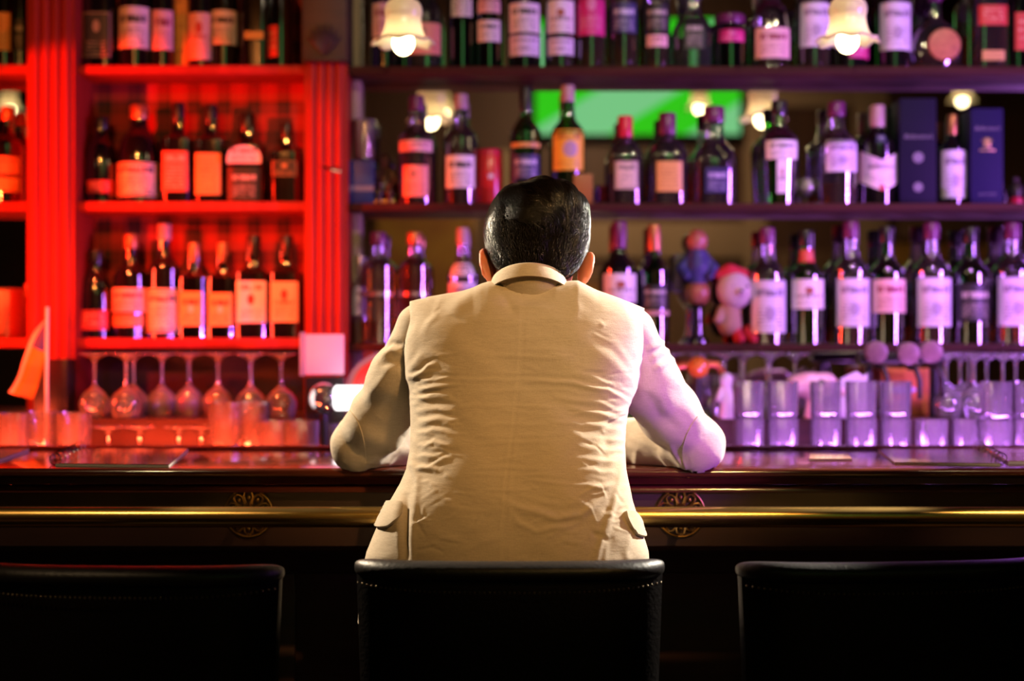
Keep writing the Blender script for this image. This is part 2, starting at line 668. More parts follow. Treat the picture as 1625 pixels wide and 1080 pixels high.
def tartan():
    m, nt, out = newmat('tartan_wallpaper')
    L = nt.links
    tc = N(nt, 'ShaderNodeTexCoord')
    sp = N(nt, 'ShaderNodeSeparateXYZ')
    L.new(tc.outputs['Object'], sp.inputs[0])

    def stripes(sock, period, ph):
        a = N(nt, 'ShaderNodeMath', operation='MULTIPLY_ADD')
        a.inputs[1].default_value = 1 / period
        a.inputs[2].default_value = ph
        L.new(sock, a.inputs[0])
        f = N(nt, 'ShaderNodeMath', operation='FRACT')
        L.new(a.outputs[0], f.inputs[0])
        r = N(nt, 'ShaderNodeValToRGB')
        r.color_ramp.interpolation = 'CONSTANT'
        e = r.color_ramp.elements
        e[0].position, e[0].color = 0.0, (0.80, 0.80, 0.80, 1)
        e[1].position, e[1].color = 0.16, (1, 1, 1, 1)
        for p_, v in ((0.24, 0.75), (0.44, 0.14), (0.60, 0.50), (0.64, 0.10), (0.86, 0.75)):
            q = e.new(p_)
            q.color = (v, v, v, 1)
        L.new(f.outputs[0], r.inputs[0])
        return r.outputs[0]
    mx = N(nt, 'ShaderNodeMix', data_type='RGBA', blend_type='MIX')
    mx.inputs['Factor'].default_value = 0.5
    L.new(stripes(sp.outputs[0], 0.0785, 0.1), mx.inputs['A'])
    L.new(stripes(sp.outputs[2], 0.0785, 0.45), mx.inputs['B'])
    cr = N(nt, 'ShaderNodeValToRGB')
    cr.color_ramp.elements[0].position = 0.12
    cr.color_ramp.elements[0].color = (0.010, 0.008, 0.008, 1)
    cr.color_ramp.elements[1].position = 0.95
    cr.color_ramp.elements[1].color = (0.34, 0.03, 0.022, 1)
    L.new(mx.outputs['Result'], cr.inputs[0])
    b = N(nt, 'ShaderNodeBsdfPrincipled', i_Roughness=0.7)
    L.new(cr.outputs[0], b.inputs['Base Color'])
    L.new(b.outputs[0], out.inputs[0])
    return m


def mirror_mat():
    m, nt, out = newmat('mirror_glass')
    g = N(nt, 'ShaderNodeBsdfGlossy', i_Roughness=0.0, i_Color=(0.80, 0.78, 0.75, 1))
    nt.links.new(g.outputs[0], out.inputs[0])
    return m


TARTAN, MIRROR = tartan(), mirror_mat()

# ------------------------------------------------------------------ the room
X0, X1, YB, YF, ZC = -3.2, 3.4, -2.5, 4.05, 3.9
struct('floor', MB().box(X0, X1, YB, YF, -0.1, 0.0), wood('floor_boards', (0.05, 0.022, 0.012), (0.09, 0.04, 0.022), 0.45, (10, 0.8, 1)))
struct('ceiling', MB().box(X0, X1, YB, YF, ZC, ZC + 0.1), pbr('ceiling_paint', (0.10, 0.07, 0.055), 0.8))
struct('wall_front', MB().box(X0, X1, YF, YF + 0.1, 0, ZC), WOOD_BLACK)
struct('wall_left', MB().box(X0 - 0.1, X0, YB, YF, 0, ZC), BROWN_WALL)
struct('wall_right', MB().box(X1, X1 + 0.1, YB, YF, 0, ZC), BROWN_WALL)
struct('wall_back', MB().box(X0, X1, YB - 0.1, YB, 0, ZC), BROWN_WALL)
# pale casings, dado and panels of the back wall, seen only in the bar mirror
q = 0
for xa, xb, za, zb in ((1.62, 1.78, 0.0, 3.4), (2.38, 2.62, 0.0, 3.4), (1.78, 2.38, 3.0, 3.12), (-1.2, -1.05, 0.0, 3.3), (-0.1, 0.02, 0.9, 2.7),
                       (0.02, 1.62, 1.95, 2.2)):
    q += 1
    struct('trim_%d' % q, MB().rbox(xa, xb, YB, YB + 0.04, za, zb, 0.008), BEIGE_WALL)
for xa, xb, za, zb in ((0.1, 0.7, 0.95, 1.9), (0.8, 1.55, 0.95, 1.9), (1.85, 2.3, 0.95, 2.0), (-1.0, -0.2, 0.95, 2.3), (2.7, 3.3, 0.95, 2.4)):
    q += 1
    struct('trim_%d' % q, MB().rbox(xa, xb, YB, YB + 0.02, za, zb, 0.006), DADO)

# television with a football match, on the back wall
tvx0, tvx1, tvz0, tvz1 = 0.164, 1.574, 2.797, 3.59
tv = thing('television', 'wall television showing a green football pitch, reflected in the bar mirror', 'television', ((tvx0 + tvx1) / 2, YB + 0.06, tvz0))
hw, hh = (tvx1 - tvx0) / 2, tvz1 - tvz0
part('wall_bracket', MB().rbox(-0.15, 0.15, -0.055, 0.0, 0.25, 0.55, 0.004), BLACK_PLASTIC, tv)
part('casing', MB().rbox(-hw - 0.02, hw + 0.02, 0.0, 0.06, -0.03, hh + 0.02, 0.008), BLACK_PLASTIC, tv)


def tv_mat():
    m, nt, out = newmat('football_on_screen')
    L = nt.links
    uv = N(nt, 'ShaderNodeUVMap')
    mp = N(nt, 'ShaderNodeMapping')
    mp.inputs['Rotation'].default_value = (0, 0, 0.75)
    L.new(uv.outputs[0], mp.inputs[0])
    wv = N(nt, 'ShaderNodeTexWave', i_Scale=0.55)
    wv.bands_direction = 'X'
    wv.inputs['Phase Offset'].default_value = 1.9
    L.new(mp.outputs[0], wv.inputs['Vector'])
    r = N(nt, 'ShaderNodeValToRGB')
    r.color_ramp.elements[0].position = 0.40
    r.color_ramp.elements[0].color = (0.035, 0.62, 0.012, 1)
    r.color_ramp.elements[1].position = 0.55
    r.color_ramp.elements[1].color = (0.20, 0.62, 0.26, 1)
    L.new(wv.outputs['Fac'], r.inputs[0])
    e = N(nt, 'ShaderNodeEmission', i_Strength=1.15)
    L.new(r.outputs[0], e.inputs[0])
    L.new(e.outputs[0], out.inputs[0])
    return m


part('screen', MB().box(-hw, hw, 0.06, 0.064, 0, hh), tv_mat(), tv)

# framed pictures of the back wall
PICK = pbr('ochre_canvas', (0.50, 0.30, 0.05), 0.6, noise=(3.0, (0.32, 0.12, 0.04)))
for i, (x, z, ww, hh_, lab) in enumerate(((-0.62, 1.95, 0.62, 0.6, 'ochre framed picture on the back wall, seen in the mirror beside the red pilaster'),
                                          (2.98, 1.75, 0.7, 0.6, 'ochre framed picture on the back wall, seen in the mirror behind the bottles at right'),
                                          (0.42, 1.55, 0.5, 0.4, 'small ochre framed picture on the back wall beneath the television'))):
    t = thing('framed_picture', lab, 'picture', (x, YB + 0.02, z), 'pictures on the back wall')
    part('canvas', MB().box(-ww / 2, ww / 2, 0.02, 0.025, -hh_ / 2, hh_ / 2), PICK, t)
    f = MB()
    for a, b, c, d in ((-ww / 2 - .04, ww / 2 + .04, hh_ / 2, hh_ / 2 + .04), (-ww / 2 - .04, ww / 2 + .04, -hh_ / 2 - .04, -hh_ / 2),
                       (-ww / 2 - .04, -ww / 2, -hh_ / 2, hh_ / 2), (ww / 2, ww / 2 + .04, -hh_ / 2, hh_ / 2)):
        f.rbox(a, b, 0.0, 0.035, c, d, 0.005)
    part('frame', f, BRASS_OLD, t)

# ------------------------------------------------------------------ back bar: counter steps and shelving
SY = 3.60                                   # front edge of the shelves
ZT, ZL = 1.148, 0.98                        # upper and lower step of the back counter


def zpx(py, Y=SY):
    return CAMZ + (CY - py) * Y / FPX


ct = thing('back_counter', 'dark stepped wooden back counter carrying the glasses below the shelves', 'counter', (0, 3.5, 0))
part('upper_step', MB().rbox(-2.4, 2.6, -0.10, 0.54, 0.0, ZT, 0.006), wood('counter_wood', (0.045, 0.013, 0.009), (0.07, 0.02, 0.014), 0.4, coat=0.1), ct)
part('lower_step', MB().rbox(-2.4, 2.6, -0.38, -0.101, 0.0, ZL, 0.006), wood('counter_wood', (0.1, 0.03, 0.02), (0.1, 0.03, 0.02)), ct)

PA0, PA1, PB0, PB1 = -1.2187, -1.1001, -0.5212, -0.4152     # pilaster edges


def pilaster(x0, x1, parent, ztop, capital, x_off):
    n, wd = 4, x1 - x0
    out = [(x0, 3.84), (x0, 3.575)]
    marg = wd * 0.07
    rw = (wd - 2 * marg) / n
    out.append((x0 + marg, 3.575))
    for i in range(n):
        for j in range(1, 9):
            a = PI * j / 8
            out.append((x0 + marg + rw * (i + 0.5) - rw * 0.5 * math.cos(a), 3.575 - math.sin(a) * rw * 0.42))
        out[-1] = (x0 + marg + rw * (i + 1), 3.575)
    out += [(x1, 3.575), (x1, 3.84)]
    out = [(p[0] - x_off, p[1] - 3.7) for p in out]
    return part('pilaster', MB().prism(out, 'z', 0.0, ztop - ZT), WOOD_RED, parent, 'fluted red pilaster', 30)


# the red unit between the two pilasters
ru = thing('shelving_unit', 'red-lit wooden bottle shelving with fluted pilasters and tartan back', 'shelving', (-0.8, 3.7, ZT))
pa = pilaster(PA0, PA1, ru, 2.55, False, -0.8)
pb = pilaster(PB0, PB1, ru, zpx(104), True, -0.8)
part('capital', MB().rbox(PB0 + 0.8 - 0.004, PB1 + 0.8 + 0.004, -0.15, 0.14, zpx(104) - ZT, 2.55 - ZT, 0.006), WOOD_DARK, pb, 'plain dark block above the fluting')
orn = MB()
cx_, cz_ = (PB0 + PB1) / 2 + 0.8, zpx(74) - ZT
for a in range(-3, 4):
    t = a * 0.42
    orn.tube([(cx_, -0.152, cz_ - 0.03), (cx_ + math.sin(t) * 0.022, -0.158, cz_ - 0.012 + math.cos(t) * 0.02), (cx_ + math.sin(t) * 0.042, -0.152, cz_ + math.cos(t) * 0.045)],
             [0.004, 0.007, 0.003], 8)
orn.rbox(cx_ - 0.045, cx_ + 0.045, -0.162, -0.15, zpx(104) - ZT, zpx(98) - ZT, 0.003)
part('carved_ornament', orn, WOOD_DARK, pb)
part('hook', MB().tube([P(508, 262, 3.55) - Vector((-0.8, 3.7, ZT)), P(514, 265, 3.52) - Vector((-0.8, 3.7, ZT)), P(526, 269, 3.52) - Vector((-0.8, 3.7, ZT)),
                        P(540, 272, 3.53) - Vector((-0.8, 3.7, ZT))], 0.004, 8), CHROME, pb)
for yt, yb in ((-110, -94), (103, 117), (319.5, 334), (536, 552)):
    part('shelf', MB().rbox(PA1 + 0.8, PB0 + 0.8, SY - 3.7, 0.04, zpx(yb) - ZT, zpx(yt) - ZT, 0.004), WOOD_RED, ru)
part('back_panel', MB().box(PA1 + 0.8, PB0 + 0.8, 0.04, 0.06, zpx(552) - ZT, 2.55 - ZT), TARTAN, ru, 'red and black tartan back panel')
part('shade_back_panel', MB().box(PA1 + 0.8, PB0 + 0.8, 0.04, 0.06, 0, zpx(552) - ZT - .0005), WOOD_BLACK, ru, 'dark panel put in for the shade behind the glasses')  # black board stands in for the shaded back under the shelf

# the mirrored unit on the right
mu = thing('mirrored_shelving', 'long mirror-backed dark wooden bottle shelving right of the red pilaster', 'shelving', (0.9, 3.7, ZT))
part('mirror', MB().box(PB1 - 0.9 + 0.001, 1.5, 0.02, 0.028, 0, 2.55 - ZT), MIRROR, mu, 'large mirror')
part('back_panel', MB().box(PB1 - 0.9 + 0.001, 1.5, 0.03, 0.06, 0, 2.55 - ZT), WOOD_BLACK, mu)
part('frame', MB().rbox(PB1 - 0.9 + 0.001, PB1 - 0.9 + 0.022, -0.02, 0.02, 0, 2.55 - ZT, 0.003), BEIGE_WALL, mu, 'pale strip at the mirror edge')
for yt, yb in ((-110, -90), (104.5, 118), (322, 334), (545, 557)):
    part('shelf', MB().rbox(PB1 - 0.9 + 0.001, 1.5, SY - 3.7, 0.02, zpx(yb) - ZT, zpx(yt) - ZT, 0.004), WOOD_SHELF, mu)

# the unit beyond the left pilaster
lu = thing('mirrored_shelving', 'narrow glimpse of mirrored shelving at the left edge, beyond the left pilaster', 'shelving', (-1.7, 3.7, ZT))
part('mirror', MB().box(-0.6, PA0 + 1.7 - 0.001, 0.02, 0.028, 0, 2.55 - ZT), MIRROR, lu, 'mirror')
part('back_panel', MB().box(-0.6, PA0 + 1.7 - 0.001, 0.03, 0.06, 0, 2.55 - ZT), WOOD_BLACK, lu)
for yt, yb in ((-110, -94), (102, 117), (320, 334), (536, 551)):
    part('shelf', MB().rbox(-0.6, PA0 + 1.7 - 0.001, SY - 3.7, 0.02, zpx(yb) - ZT, zpx(yt) - ZT, 0.004), WOOD_RED, lu)

# ------------------------------------------------------------------ the bar
BY0, BY1, BZ = 2.55, 3.05, 1.10
bar = thing('bar_counter', 'long varnished mahogany bar counter with a brass hand rail', 'bar counter', (0, 2.8, 0))
BX0, BX1 = -2.3, 2.5


def prof_x(pts, mat, name, label=None):
    return part(name, MB().prism([(y - 2.8, z) for y, z in pts], 'x', BX0, BX1), mat, bar, label, 35)


nose = [(BY0 + 0.012 - 0.012 * math.cos(a), BZ - 0.008 + 0.008 * math.sin(a)) for a in [PI / 2 - PI * j / 10 for j in range(11)]]
nose = [(BY0 + 0.010 - 0.010 * math.sin(PI * j / 10), BZ - 0.009 + 0.009 * math.cos(PI * j / 10)) for j in range(11)]
prof_x([(BY1, BZ - 0.03), (BY1, BZ)] + [(BY1 - 0.04, BZ)] + nose + [(BY0 + 0.02, BZ - 0.03)], WOOD_TOP, 'bar_top')
prof_x([(BY1 - 0.03, BZ + 0.0005), (BY1 - 0.034, BZ + 0.004), (BY1 - 0.028, BZ + 0.008), (BY1 - 0.016, BZ + 0.0095), (BY1 - 0.004, BZ + 0.008), (BY1, BZ + 0.002), (BY1, BZ + 0.0005)],
       WOOD_TOP, 'drip_lip')
prof_x([(BY0 + 0.05, BZ - 0.031), (BY0 + 0.022, BZ - 0.031)] + [(BY0 + 0.028 + 0.010 * (1 - math.sin(PI / 2 * j / 6)) - 0.004, BZ - 0.031 + 0.0 - 0.012 * (1 - math.cos(PI / 2 * j / 6)) - 0.002)
                                                       for j in range(7)] + [(BY0 + 0.05, BZ - 0.05)], WOOD_TOP, 'moulding')
AY = BY0 + 0.045
prof_x([(AY, BZ - 0.045), (AY, 0.955), (AY + 0.012, 0.945), (AY + 0.03, 0.945), (AY + 0.03, BZ - 0.045)], WOOD_DARK, 'apron')
LP = 2.90 - 2.8
part('lower_panel', MB().box(BX0, BX1, LP, LP + 0.02, 0.08, 1.06), WOOD_DARK, bar)
st = MB()
for i in range(9):
    x = -2.25 + i * 0.59
    st.rbox(x - 0.04, x + 0.04, LP - 0.02, LP, 0.1, 0.86, 0.004)
st.rbox(BX0, BX1, LP - 0.02, LP, 0.86, 1.06, 0.004)
st.rbox(BX0, BX1, LP - 0.03, LP, 0.0, 0.13, 0.004)
part('panel_frame', st, WOOD_DARK, bar)
RZ, RY = CAMZ - 266 * 2.475 / FPX, 2.475
rail = part('brass_rail', MB().tube([(BX0, RY - 2.8, RZ), (-1.5, RY - 2.8, RZ), (0, RY - 2.8, RZ), (1.5, RY - 2.8, RZ), (BX1, RY - 2.8, RZ)], 0.0180, 28), BRASS, bar, 'polished brass rail')
for px in (-290, 395, 1080, 1765):
    c = P(px, 813, AY)
    rs = MB()
    cx_, cz_ = c.x, c.z
    yy = AY - 2.8
    R_ = 0.043
    rs.tube([(cx_ + R_ * math.cos(a), yy - 0.004, cz_ + R_ * math.sin(a)) for a in [2 * PI * k / 48 for k in range(49)]], 0.0022, 8, False)
    rs.tube([(cx_ + R_ * .25 * math.cos(a), yy - 0.006, cz_ + R_ * .25 * math.sin(a)) for a in [2 * PI * k / 24 for k in range(25)]], 0.0028, 8, False)
    for k in range(10):
        a = PI / 2 + 2 * PI * k / 10
        d, s = Vector((math.cos(a), 0, math.sin(a))), Vector((-math.sin(a), 0, math.cos(a)))
        o_ = Vector((cx_, yy - 0.004, cz_))
        for sg in (-1, 1):
            rs.tube([o_ + d * R_ * u + s * R_ * v * sg for u, v in ((.30, .03), (.48, .13), (.68, .19), (.84, .15), (.92, .04), (.86, -.02))],
                    [0.0012, 0.002, 0.0022, 0.002, 0.0015, 0.001], 6)
        rs.ball(o_ + d * R_ * 0.66, 0.0034, 1, 0.7, 1.3, 10, 6)
    part('rosette', rs, BRASS_OLD, bar, 'round openwork brass rosette behind the rail')
    br = MB().lathe([(0.012, 0), (0.009, 0.02), (0.008, 0.08), (0.011, 0.104)], 16)
    me = br.mesh('bracket')
    me.transform(Matrix.Translation((cx_, yy, RZ)) @ Matrix.Rotation(PI / 2, 4, 'X'))
    part('bracket', me, BRASS_OLD, rail)

# ------------------------------------------------------------------ bar stools
SW = 0.236


def arc_y(x):
    u = abs(x) / SW
    return 0.016 * u ** 2 + 0.040 * u ** 6


def make_stool(label, loc, rz):
    t = thing('bar_stool', label, 'bar stool', loc, 'black leather bar stools along the bar', rz)
    xs = [SW * math.sin(PI / 2 * k / 24) for k in range(-24, 25)]
    path = [(x, arc_y(x), 0.982) for x in xs]
    roll = MB()
    n = len(path)
    sg = 20
    vs_, fs = [], []
    for i, (x, y, z) in enumerate(path):
        e = 1 - (abs(x) / SW) ** 14
        e = max(e, 0.0) ** 0.5
        rz_, ry_ = 0.0165 * (0.25 + 0.75 * e), 0.024 * (0.25 + 0.75 * e)
        for k in range(sg):
            a = 2 * PI * k / sg
            vs_.append((x, y + ry_ * math.cos(a), z + rz_ * math.sin(a)))
    for i in range(n - 1):
        for k in range(sg):
            a, b = i * sg + k, i * sg + (k + 1) % sg
            fs.append((a, b, b + sg, a + sg))
    fs += [tuple(range(sg)), tuple((n - 1) * sg + k for k in range(sg))]
    roll.add(vs_, fs)
    part('top_roll', roll, ROLL, t, None, 60)
    bk = MB()
    vs_, fs = [], []
    zz = [0.66, 0.70, 0.78, 0.86, 0.92, 0.955, 0.974]
    for z in zz:
        w_ = SW * (0.93 + 0.05 * (z - 0.66) / 0.3)
        for k in range(-24, 25):
            x = w_ * math.sin(PI / 2 * k / 24)
            vs_.append((x, arc_y(x * SW / w_ * 0.99) - 0.012 - 0.006 * math.sin(PI * (z - 0.66) / 0.302), z))
        for k in range(24, -25, -1):
            x = w_ * math.sin(PI / 2 * k / 24)
            vs_.append((x, arc_y(x * SW / w_ * 0.99) + 0.012, z))
    m_ = 98
    for j in range(len(zz) - 1):
        for i in range(m_):
            a, b = j * m_ + i, j * m_ + (i + 1) % m_
            fs.append((a, b, b + m_, a + m_))
    fs += [tuple(range(m_)), tuple((len(zz) - 1) * m_ + k for k in range(m_))]
    bk.add(vs_, fs)
    bko = part('backrest', bk, LEATHER, t, None, 50)
    nl = MB()
    for k in range(-31, 32):
        x = SW * 0.965 * k / 31
        nl.ball((x, arc_y(x) - 0.021 - 0.003 * (1 - (k / 31) ** 2), 0.9555 + 0.007 * (abs(k) / 31) ** 3), 0.0020, 1, 1, 1, 8, 5)
    part('nail_trim', nl, pbr('nail_heads', (0.20, 0.15, 0.10), 0.3, 1.0), bko, 'row of small shiny nail heads')
    part('seat', MB().lathe([(0.001, 0.665), (0.19, 0.665), (0.205, 0.68), (0.208, 0.715), (0.195, 0.738), (0.12, 0.745), (0.001, 0.746)], 40, 2.8, 0.95, (0, 0.215, 0)), LEATHER, t)
    for sx in (-1, 1):
        for sy in (0, 1):
            part('leg', MB().tube([(sx * 0.15, 0.08 + sy * 0.27, 0.665), (sx * 0.175, 0.055 + sy * 0.32, 0.3), (sx * 0.19, 0.04 + sy * 0.35, 0.0)], [0.018, 0.016, 0.012], 12), WOOD_BLACK, t)
    fr = MB()
    c4 = [(-0.178, 0.05, 0.28), (0.178, 0.05, 0.28), (0.178, 0.38, 0.28), (-0.178, 0.38, 0.28), (-0.178, 0.05, 0.28)]
    for a, b in zip(c4, c4[1:]):
        fr.tube([a, b], 0.009, 10)
    part('footrest', fr, BRASS_OLD, t)
    return t


def nice_stool(px, Y, rz):
    return ((px - CX) * Y / FPX, Y, 0)


s0 = make_stool('black leather bar stool in the centre, under the seated person', nice_stool(808.5, 2.115, 0), 0)
dup(s0, nice_stool(183, 2.07, 0), 'empty black leather bar stool left of the seated person', None, math.radians(-3))
dup(s0, nice_stool(1431, 2.11, 0), 'empty black leather bar stool right of the seated person', None, math.radians(6))

# ------------------------------------------------------------------ tulip lamps
SHADE = None


def shade_mat():
    m, nt, out = newmat('frosted_shade')
    d = N(nt, 'ShaderNodeBsdfDiffuse', i_Color=(0.80, 0.72, 0.62, 1))
    t = N(nt, 'ShaderNodeBsdfTranslucent', i_Color=(0.85, 0.72, 0.52, 1))
    g = N(nt, 'ShaderNodeBsdfGlossy', i_Roughness=0.2)
    a = N(nt, 'ShaderNodeMixShader', i_Fac=0.5)
    b = N(nt, 'ShaderNodeMixShader', i_Fac=0.05)
    nt.links.new(d.outputs[0], a.inputs[1])
    nt.links.new(t.outputs[0], a.inputs[2])
    nt.links.new(a.outputs[0], b.inputs[1])
    nt.links.new(g.outputs[0], b.inputs[2])
    nt.links.new(b.outputs[0], out.inputs[0])
    return m


SHADE = shade_mat()
BULB = emit('lamp_bulb', (1.0, 0.80, 0.42), 13.0)


def make_lamp(label, loc, rod, group):
    """origin at the centre of the bulb"""
    t = thing('pendant_lamp', label, 'lamp', loc, group)

    def ruf(r, z, th):
        k = max(0.0, (0.012 - z) / 0.03)
        return r * (1 + 0.07 * k * math.cos(8 * th)), z - 0.006 * k * math.cos(8 * th + 0.6)
    prof = [(0.068, 0.000), (0.070, -0.006), (0.064, -0.005), (0.054, 0.004), (0.046, 0.016), (0.0415, 0.032), (0.040, 0.050), (0.0425, 0.062), (0.041, 0.074), (0.036, 0.084), (0.026, 0.092), (0.016, 0.094)]
    cv = catmull(prof, 4)
    part('lamp_shade', MB().lathe([(float(a), float(b)) for a, b in cv], 64, ruffle=ruf), SHADE, t, 'white frosted tulip shade with a frilled rim', 180)
    fit = part('fitting', MB().lathe([(0.001, 0.05), (0.012, 0.05), (0.014, 0.09), (0.022, 0.095), (0.023, 0.115), (0.012, 0.13), (0.007, 0.14), (0.001, 0.14)], 20), BRASS_OLD, t)
    part('bulb', MB().ball((0, 0, -0.004), 0.0245, 1, 1, 1.15, 24, 14), BULB, fit, 'glowing bulb', 180)
    part('rod', MB().tube([(0, 0, 0.138), (0, 0, rod * 0.5), (0, 0, rod)], 0.005, 8), BRASS_OLD, t)
    part('ceiling_rose', MB().lathe([(0.001, rod - 0.03), (0.02, rod - 0.028), (0.045, rod - 0.008), (0.05, rod), (0.001, rod)], 24), BRASS_OLD, t)
    return t


LG = 'tulip lamps over the bar'
p1 = P(640, 65, 3.18)
l0 = make_lamp('left one of the two frilled tulip lamps over the bar, near the red pilaster', p1, ZC - p1.z, LG)
p2 = P(1345, 62, 3.18)
make_lamp('right one of the two frilled tulip lamps hanging over the bar', p2, ZC - p2.z, LG)
for px, py, lab in ((703, 178, 'tulip lamp mirrored left of the television'), (1110, 170, 'tulip lamp mirrored in front of the green television'),
                    (1527, 158, 'tulip lamp mirrored above the two tall blue boxes'),
                    (14, 172, 'tulip lamp mirrored at the left frame edge')):
    Yr = 0.56
    v = 7.44 - Yr
    make_lamp(lab, ((px - CX) * v / FPX, Yr, CAMZ + (CY - py) * v / FPX), ZC - (CAMZ + (CY - py) * v / FPX), 'tulip lamps over the tables, seen in the mirror')

# the red stage spot's own lamp head, left of the frame: can, yoke and an added plate that cuts its beam
dv = Vector((0.722, 0.692, 0.0))
sd_ = Vector((0.692, -0.722, 0.0))
st_l = thing('stage_light', 'black stage spot with an added beam-cutting plate left of the shelving, throwing red light', 'stage light', (-2.06, 2.45, 1.857))
m = MB()
ring_a = []
m.tube([dv * -0.28, dv * -0.20, dv * -0.06], [0.05, 0.075, 0.078], 20)
part('can', m, BLACK_PLASTIC, st_l)
q4 = [dv * 0.02 + sd_ * -0.11, dv * 0.02 + sd_ * 0.11, dv * 0.27 + sd_ * 0.26, dv * 0.27 + sd_ * -0.26]
vs_ = [p + Vector((0, 0, 0.046)) for p in q4] + [p + Vector((0, 0, 0.049)) for p in q4]
part('beam_visor', MB().add(vs_, [(0, 3, 2, 1), (4, 5, 6, 7), (0, 1, 5, 4), (1, 2, 6, 5), (2, 3, 7, 6), (3, 0, 4, 7)]), BLACK_PLASTIC, st_l)  # unseen plate added to keep red light off the pilaster top
part('hinge', MB().tube([dv * -0.07 + Vector((0, 0, 0.06)), dv * 0.03 + Vector((0, 0, 0.0478))], 0.006, 8), BLACK_PLASTIC, st_l)
part('stem', MB().tube([dv * -0.16 + Vector((0, 0, 0.07)), dv * -0.16 + Vector((0, 0, 1.0)), dv * -0.16 + Vector((0, 0, ZC - 1.857))], 0.012, 10), BLACK_PLASTIC, st_l)
# ------------------------------------------------------------------ bottles
G = {
    'clear': glass('clear_glass', (0.94, 0.94, 0.93), 0.06, 0.06),
    'green': glass('green_glass', (0.16, 0.62, 0.12), 0.06, 0.06, (0.15, 0.7, 0.1)),
    'dkgreen': glass('dark_green_glass', (0.06, 0.28, 0.07), 0.06, 0.03, (0.1, 0.4, 0.1)),
    'dark': pbr('black_glass', (0.006, 0.005, 0.005), 0.08, spec=1.0, coat=1.0),
    'brown': glass('brown_glass', (0.20, 0.07, 0.02), 0.05, 0.01),
}
LQ = {  # liquids carry painted haze so they seem to catch light
    'amber': glass('amber_whisky', (0.80, 0.36, 0.06), 0.06, 0.16, (0.85, 0.30, 0.03), 1.5, 0.8),
    'gold': glass('golden_spirit', (0.85, 0.45, 0.06), 0.06, 0.18, (0.95, 0.45, 0.04), 1.4, 0.8),
    'red': glass('dark_red_spirit', (0.55, 0.12, 0.04), 0.06, 0.10, (0.6, 0.08, 0.03), 1.6, 0.8),
    'water': glass('clear_spirit', (0.93, 0.93, 0.93), 0.06, 0.02, (0.9, 0.9, 0.9), 1.5, 0.4),
}
CAPS = {
    'black': pbr('black_cap', (0.012, 0.011, 0.012), 0.3), 'red': pbr('red_wax', (0.55, 0.015, 0.05), 0.3), 'plum': pbr('plum_cap', (0.13, 0.02, 0.09), 0.3),
    'pink': pbr('pale_capsule', (0.42, 0.28, 0.28), 0.3), 'gold': pbr('gold_capsule', (0.55, 0.36, 0.12), 0.3, 0.8), 'silver': pbr('silver_capsule', (0.6, 0.58, 0.6), 0.25, 0.8),
    'copper': pbr('copper_capsule', (0.50, 0.20, 0.08), 0.3, 0.6),
}
PROF = {   # (radius share, height share), then the height share where the cap starts and the body's squareness
    'whisky': ([(0, .004), (.90, 0), (1, .018), (1, .55), (.97, .595), (.84, .645), (.60, .685), (.46, .72), (.40, .77), (.37, .86), (.35, .91), (.35, .93)], .86, 2.0),
    'square': ([(0, .004), (.92, 0), (1, .02), (1, .58), (.95, .62), (.75, .655), (.48, .69), (.40, .73), (.38, .80), (.38, .86)], .80, 4.5),
    'squat': ([(0, .004), (.92, 0), (1, .02), (1, .52), (.96, .58), (.80, .65), (.52, .71), (.40, .75), (.37, .80), (.37, .9)], .76, 2.8),
    'vodka': ([(0, .004), (.92, 0), (1, .02), (1, .64), (.94, .69), (.74, .735), (.50, .765), (.43, .80), (.42, .90), (.42, .93)], .89, 2.0),
    'decanter': ([(0, .004), (.90, 0), (1, .03), (1, .42), (.96, .49), (.78, .57), (.55, .63), (.45, .69), (.42, .80), (.44, .88)], .84, 3.0),
    'gin': ([(0, .004), (.84, 0), (.88, .02), (1, .52), (1, .57), (.92, .63), (.66, .69), (.40, .735), (.34, .78), (.33, .86), (.36, .90)], .87, 2.0),
    'wine': ([(0, .004), (.92, 0), (1, .015), (1, .56), (.96, .61), (.74, .67), (.48, .72), (.38, .77), (.35, .85), (.37, .95)], .78, 2.0),
    'liqueur': ([(0, .004), (.94, 0), (1, .02), (.98, .40), (.93, .55), (.80, .66), (.55, .73), (.42, .78), (.38, .86), (.40, .9)], .86, 2.2),
    'jar': ([(0, .004), (.90, 0), (1, .05), (1.0, .62), (.93, .72), (.80, .78), (.80, .84)], .82, 2.0),
}
ZS = {'t': zpx(104.5), 'm': zpx(322), 'b': zpx(545), 'rt': zpx(103), 'rm': zpx(319.5), 'rb': zpx(536)}
GROUPS = {'t': 'bottles on the top mirrored shelf', 'm': 'bottles on the middle mirrored shelf', 'b': 'bottles on the lower mirrored shelf',
          'rt': 'bottles on the top red shelf', 'rm': 'bottles on the middle red shelf', 'rb': 'bottles on the lower red shelf'}


def prof_r(pts, z):
    for (r0, z0), (r1, z1) in zip(pts, pts[1:]):
        if z0 <= z <= z1:
            return r0 + (r1 - r0) * (z - z0) / max(z1 - z0, 1e-6)
    return pts[-1][0]


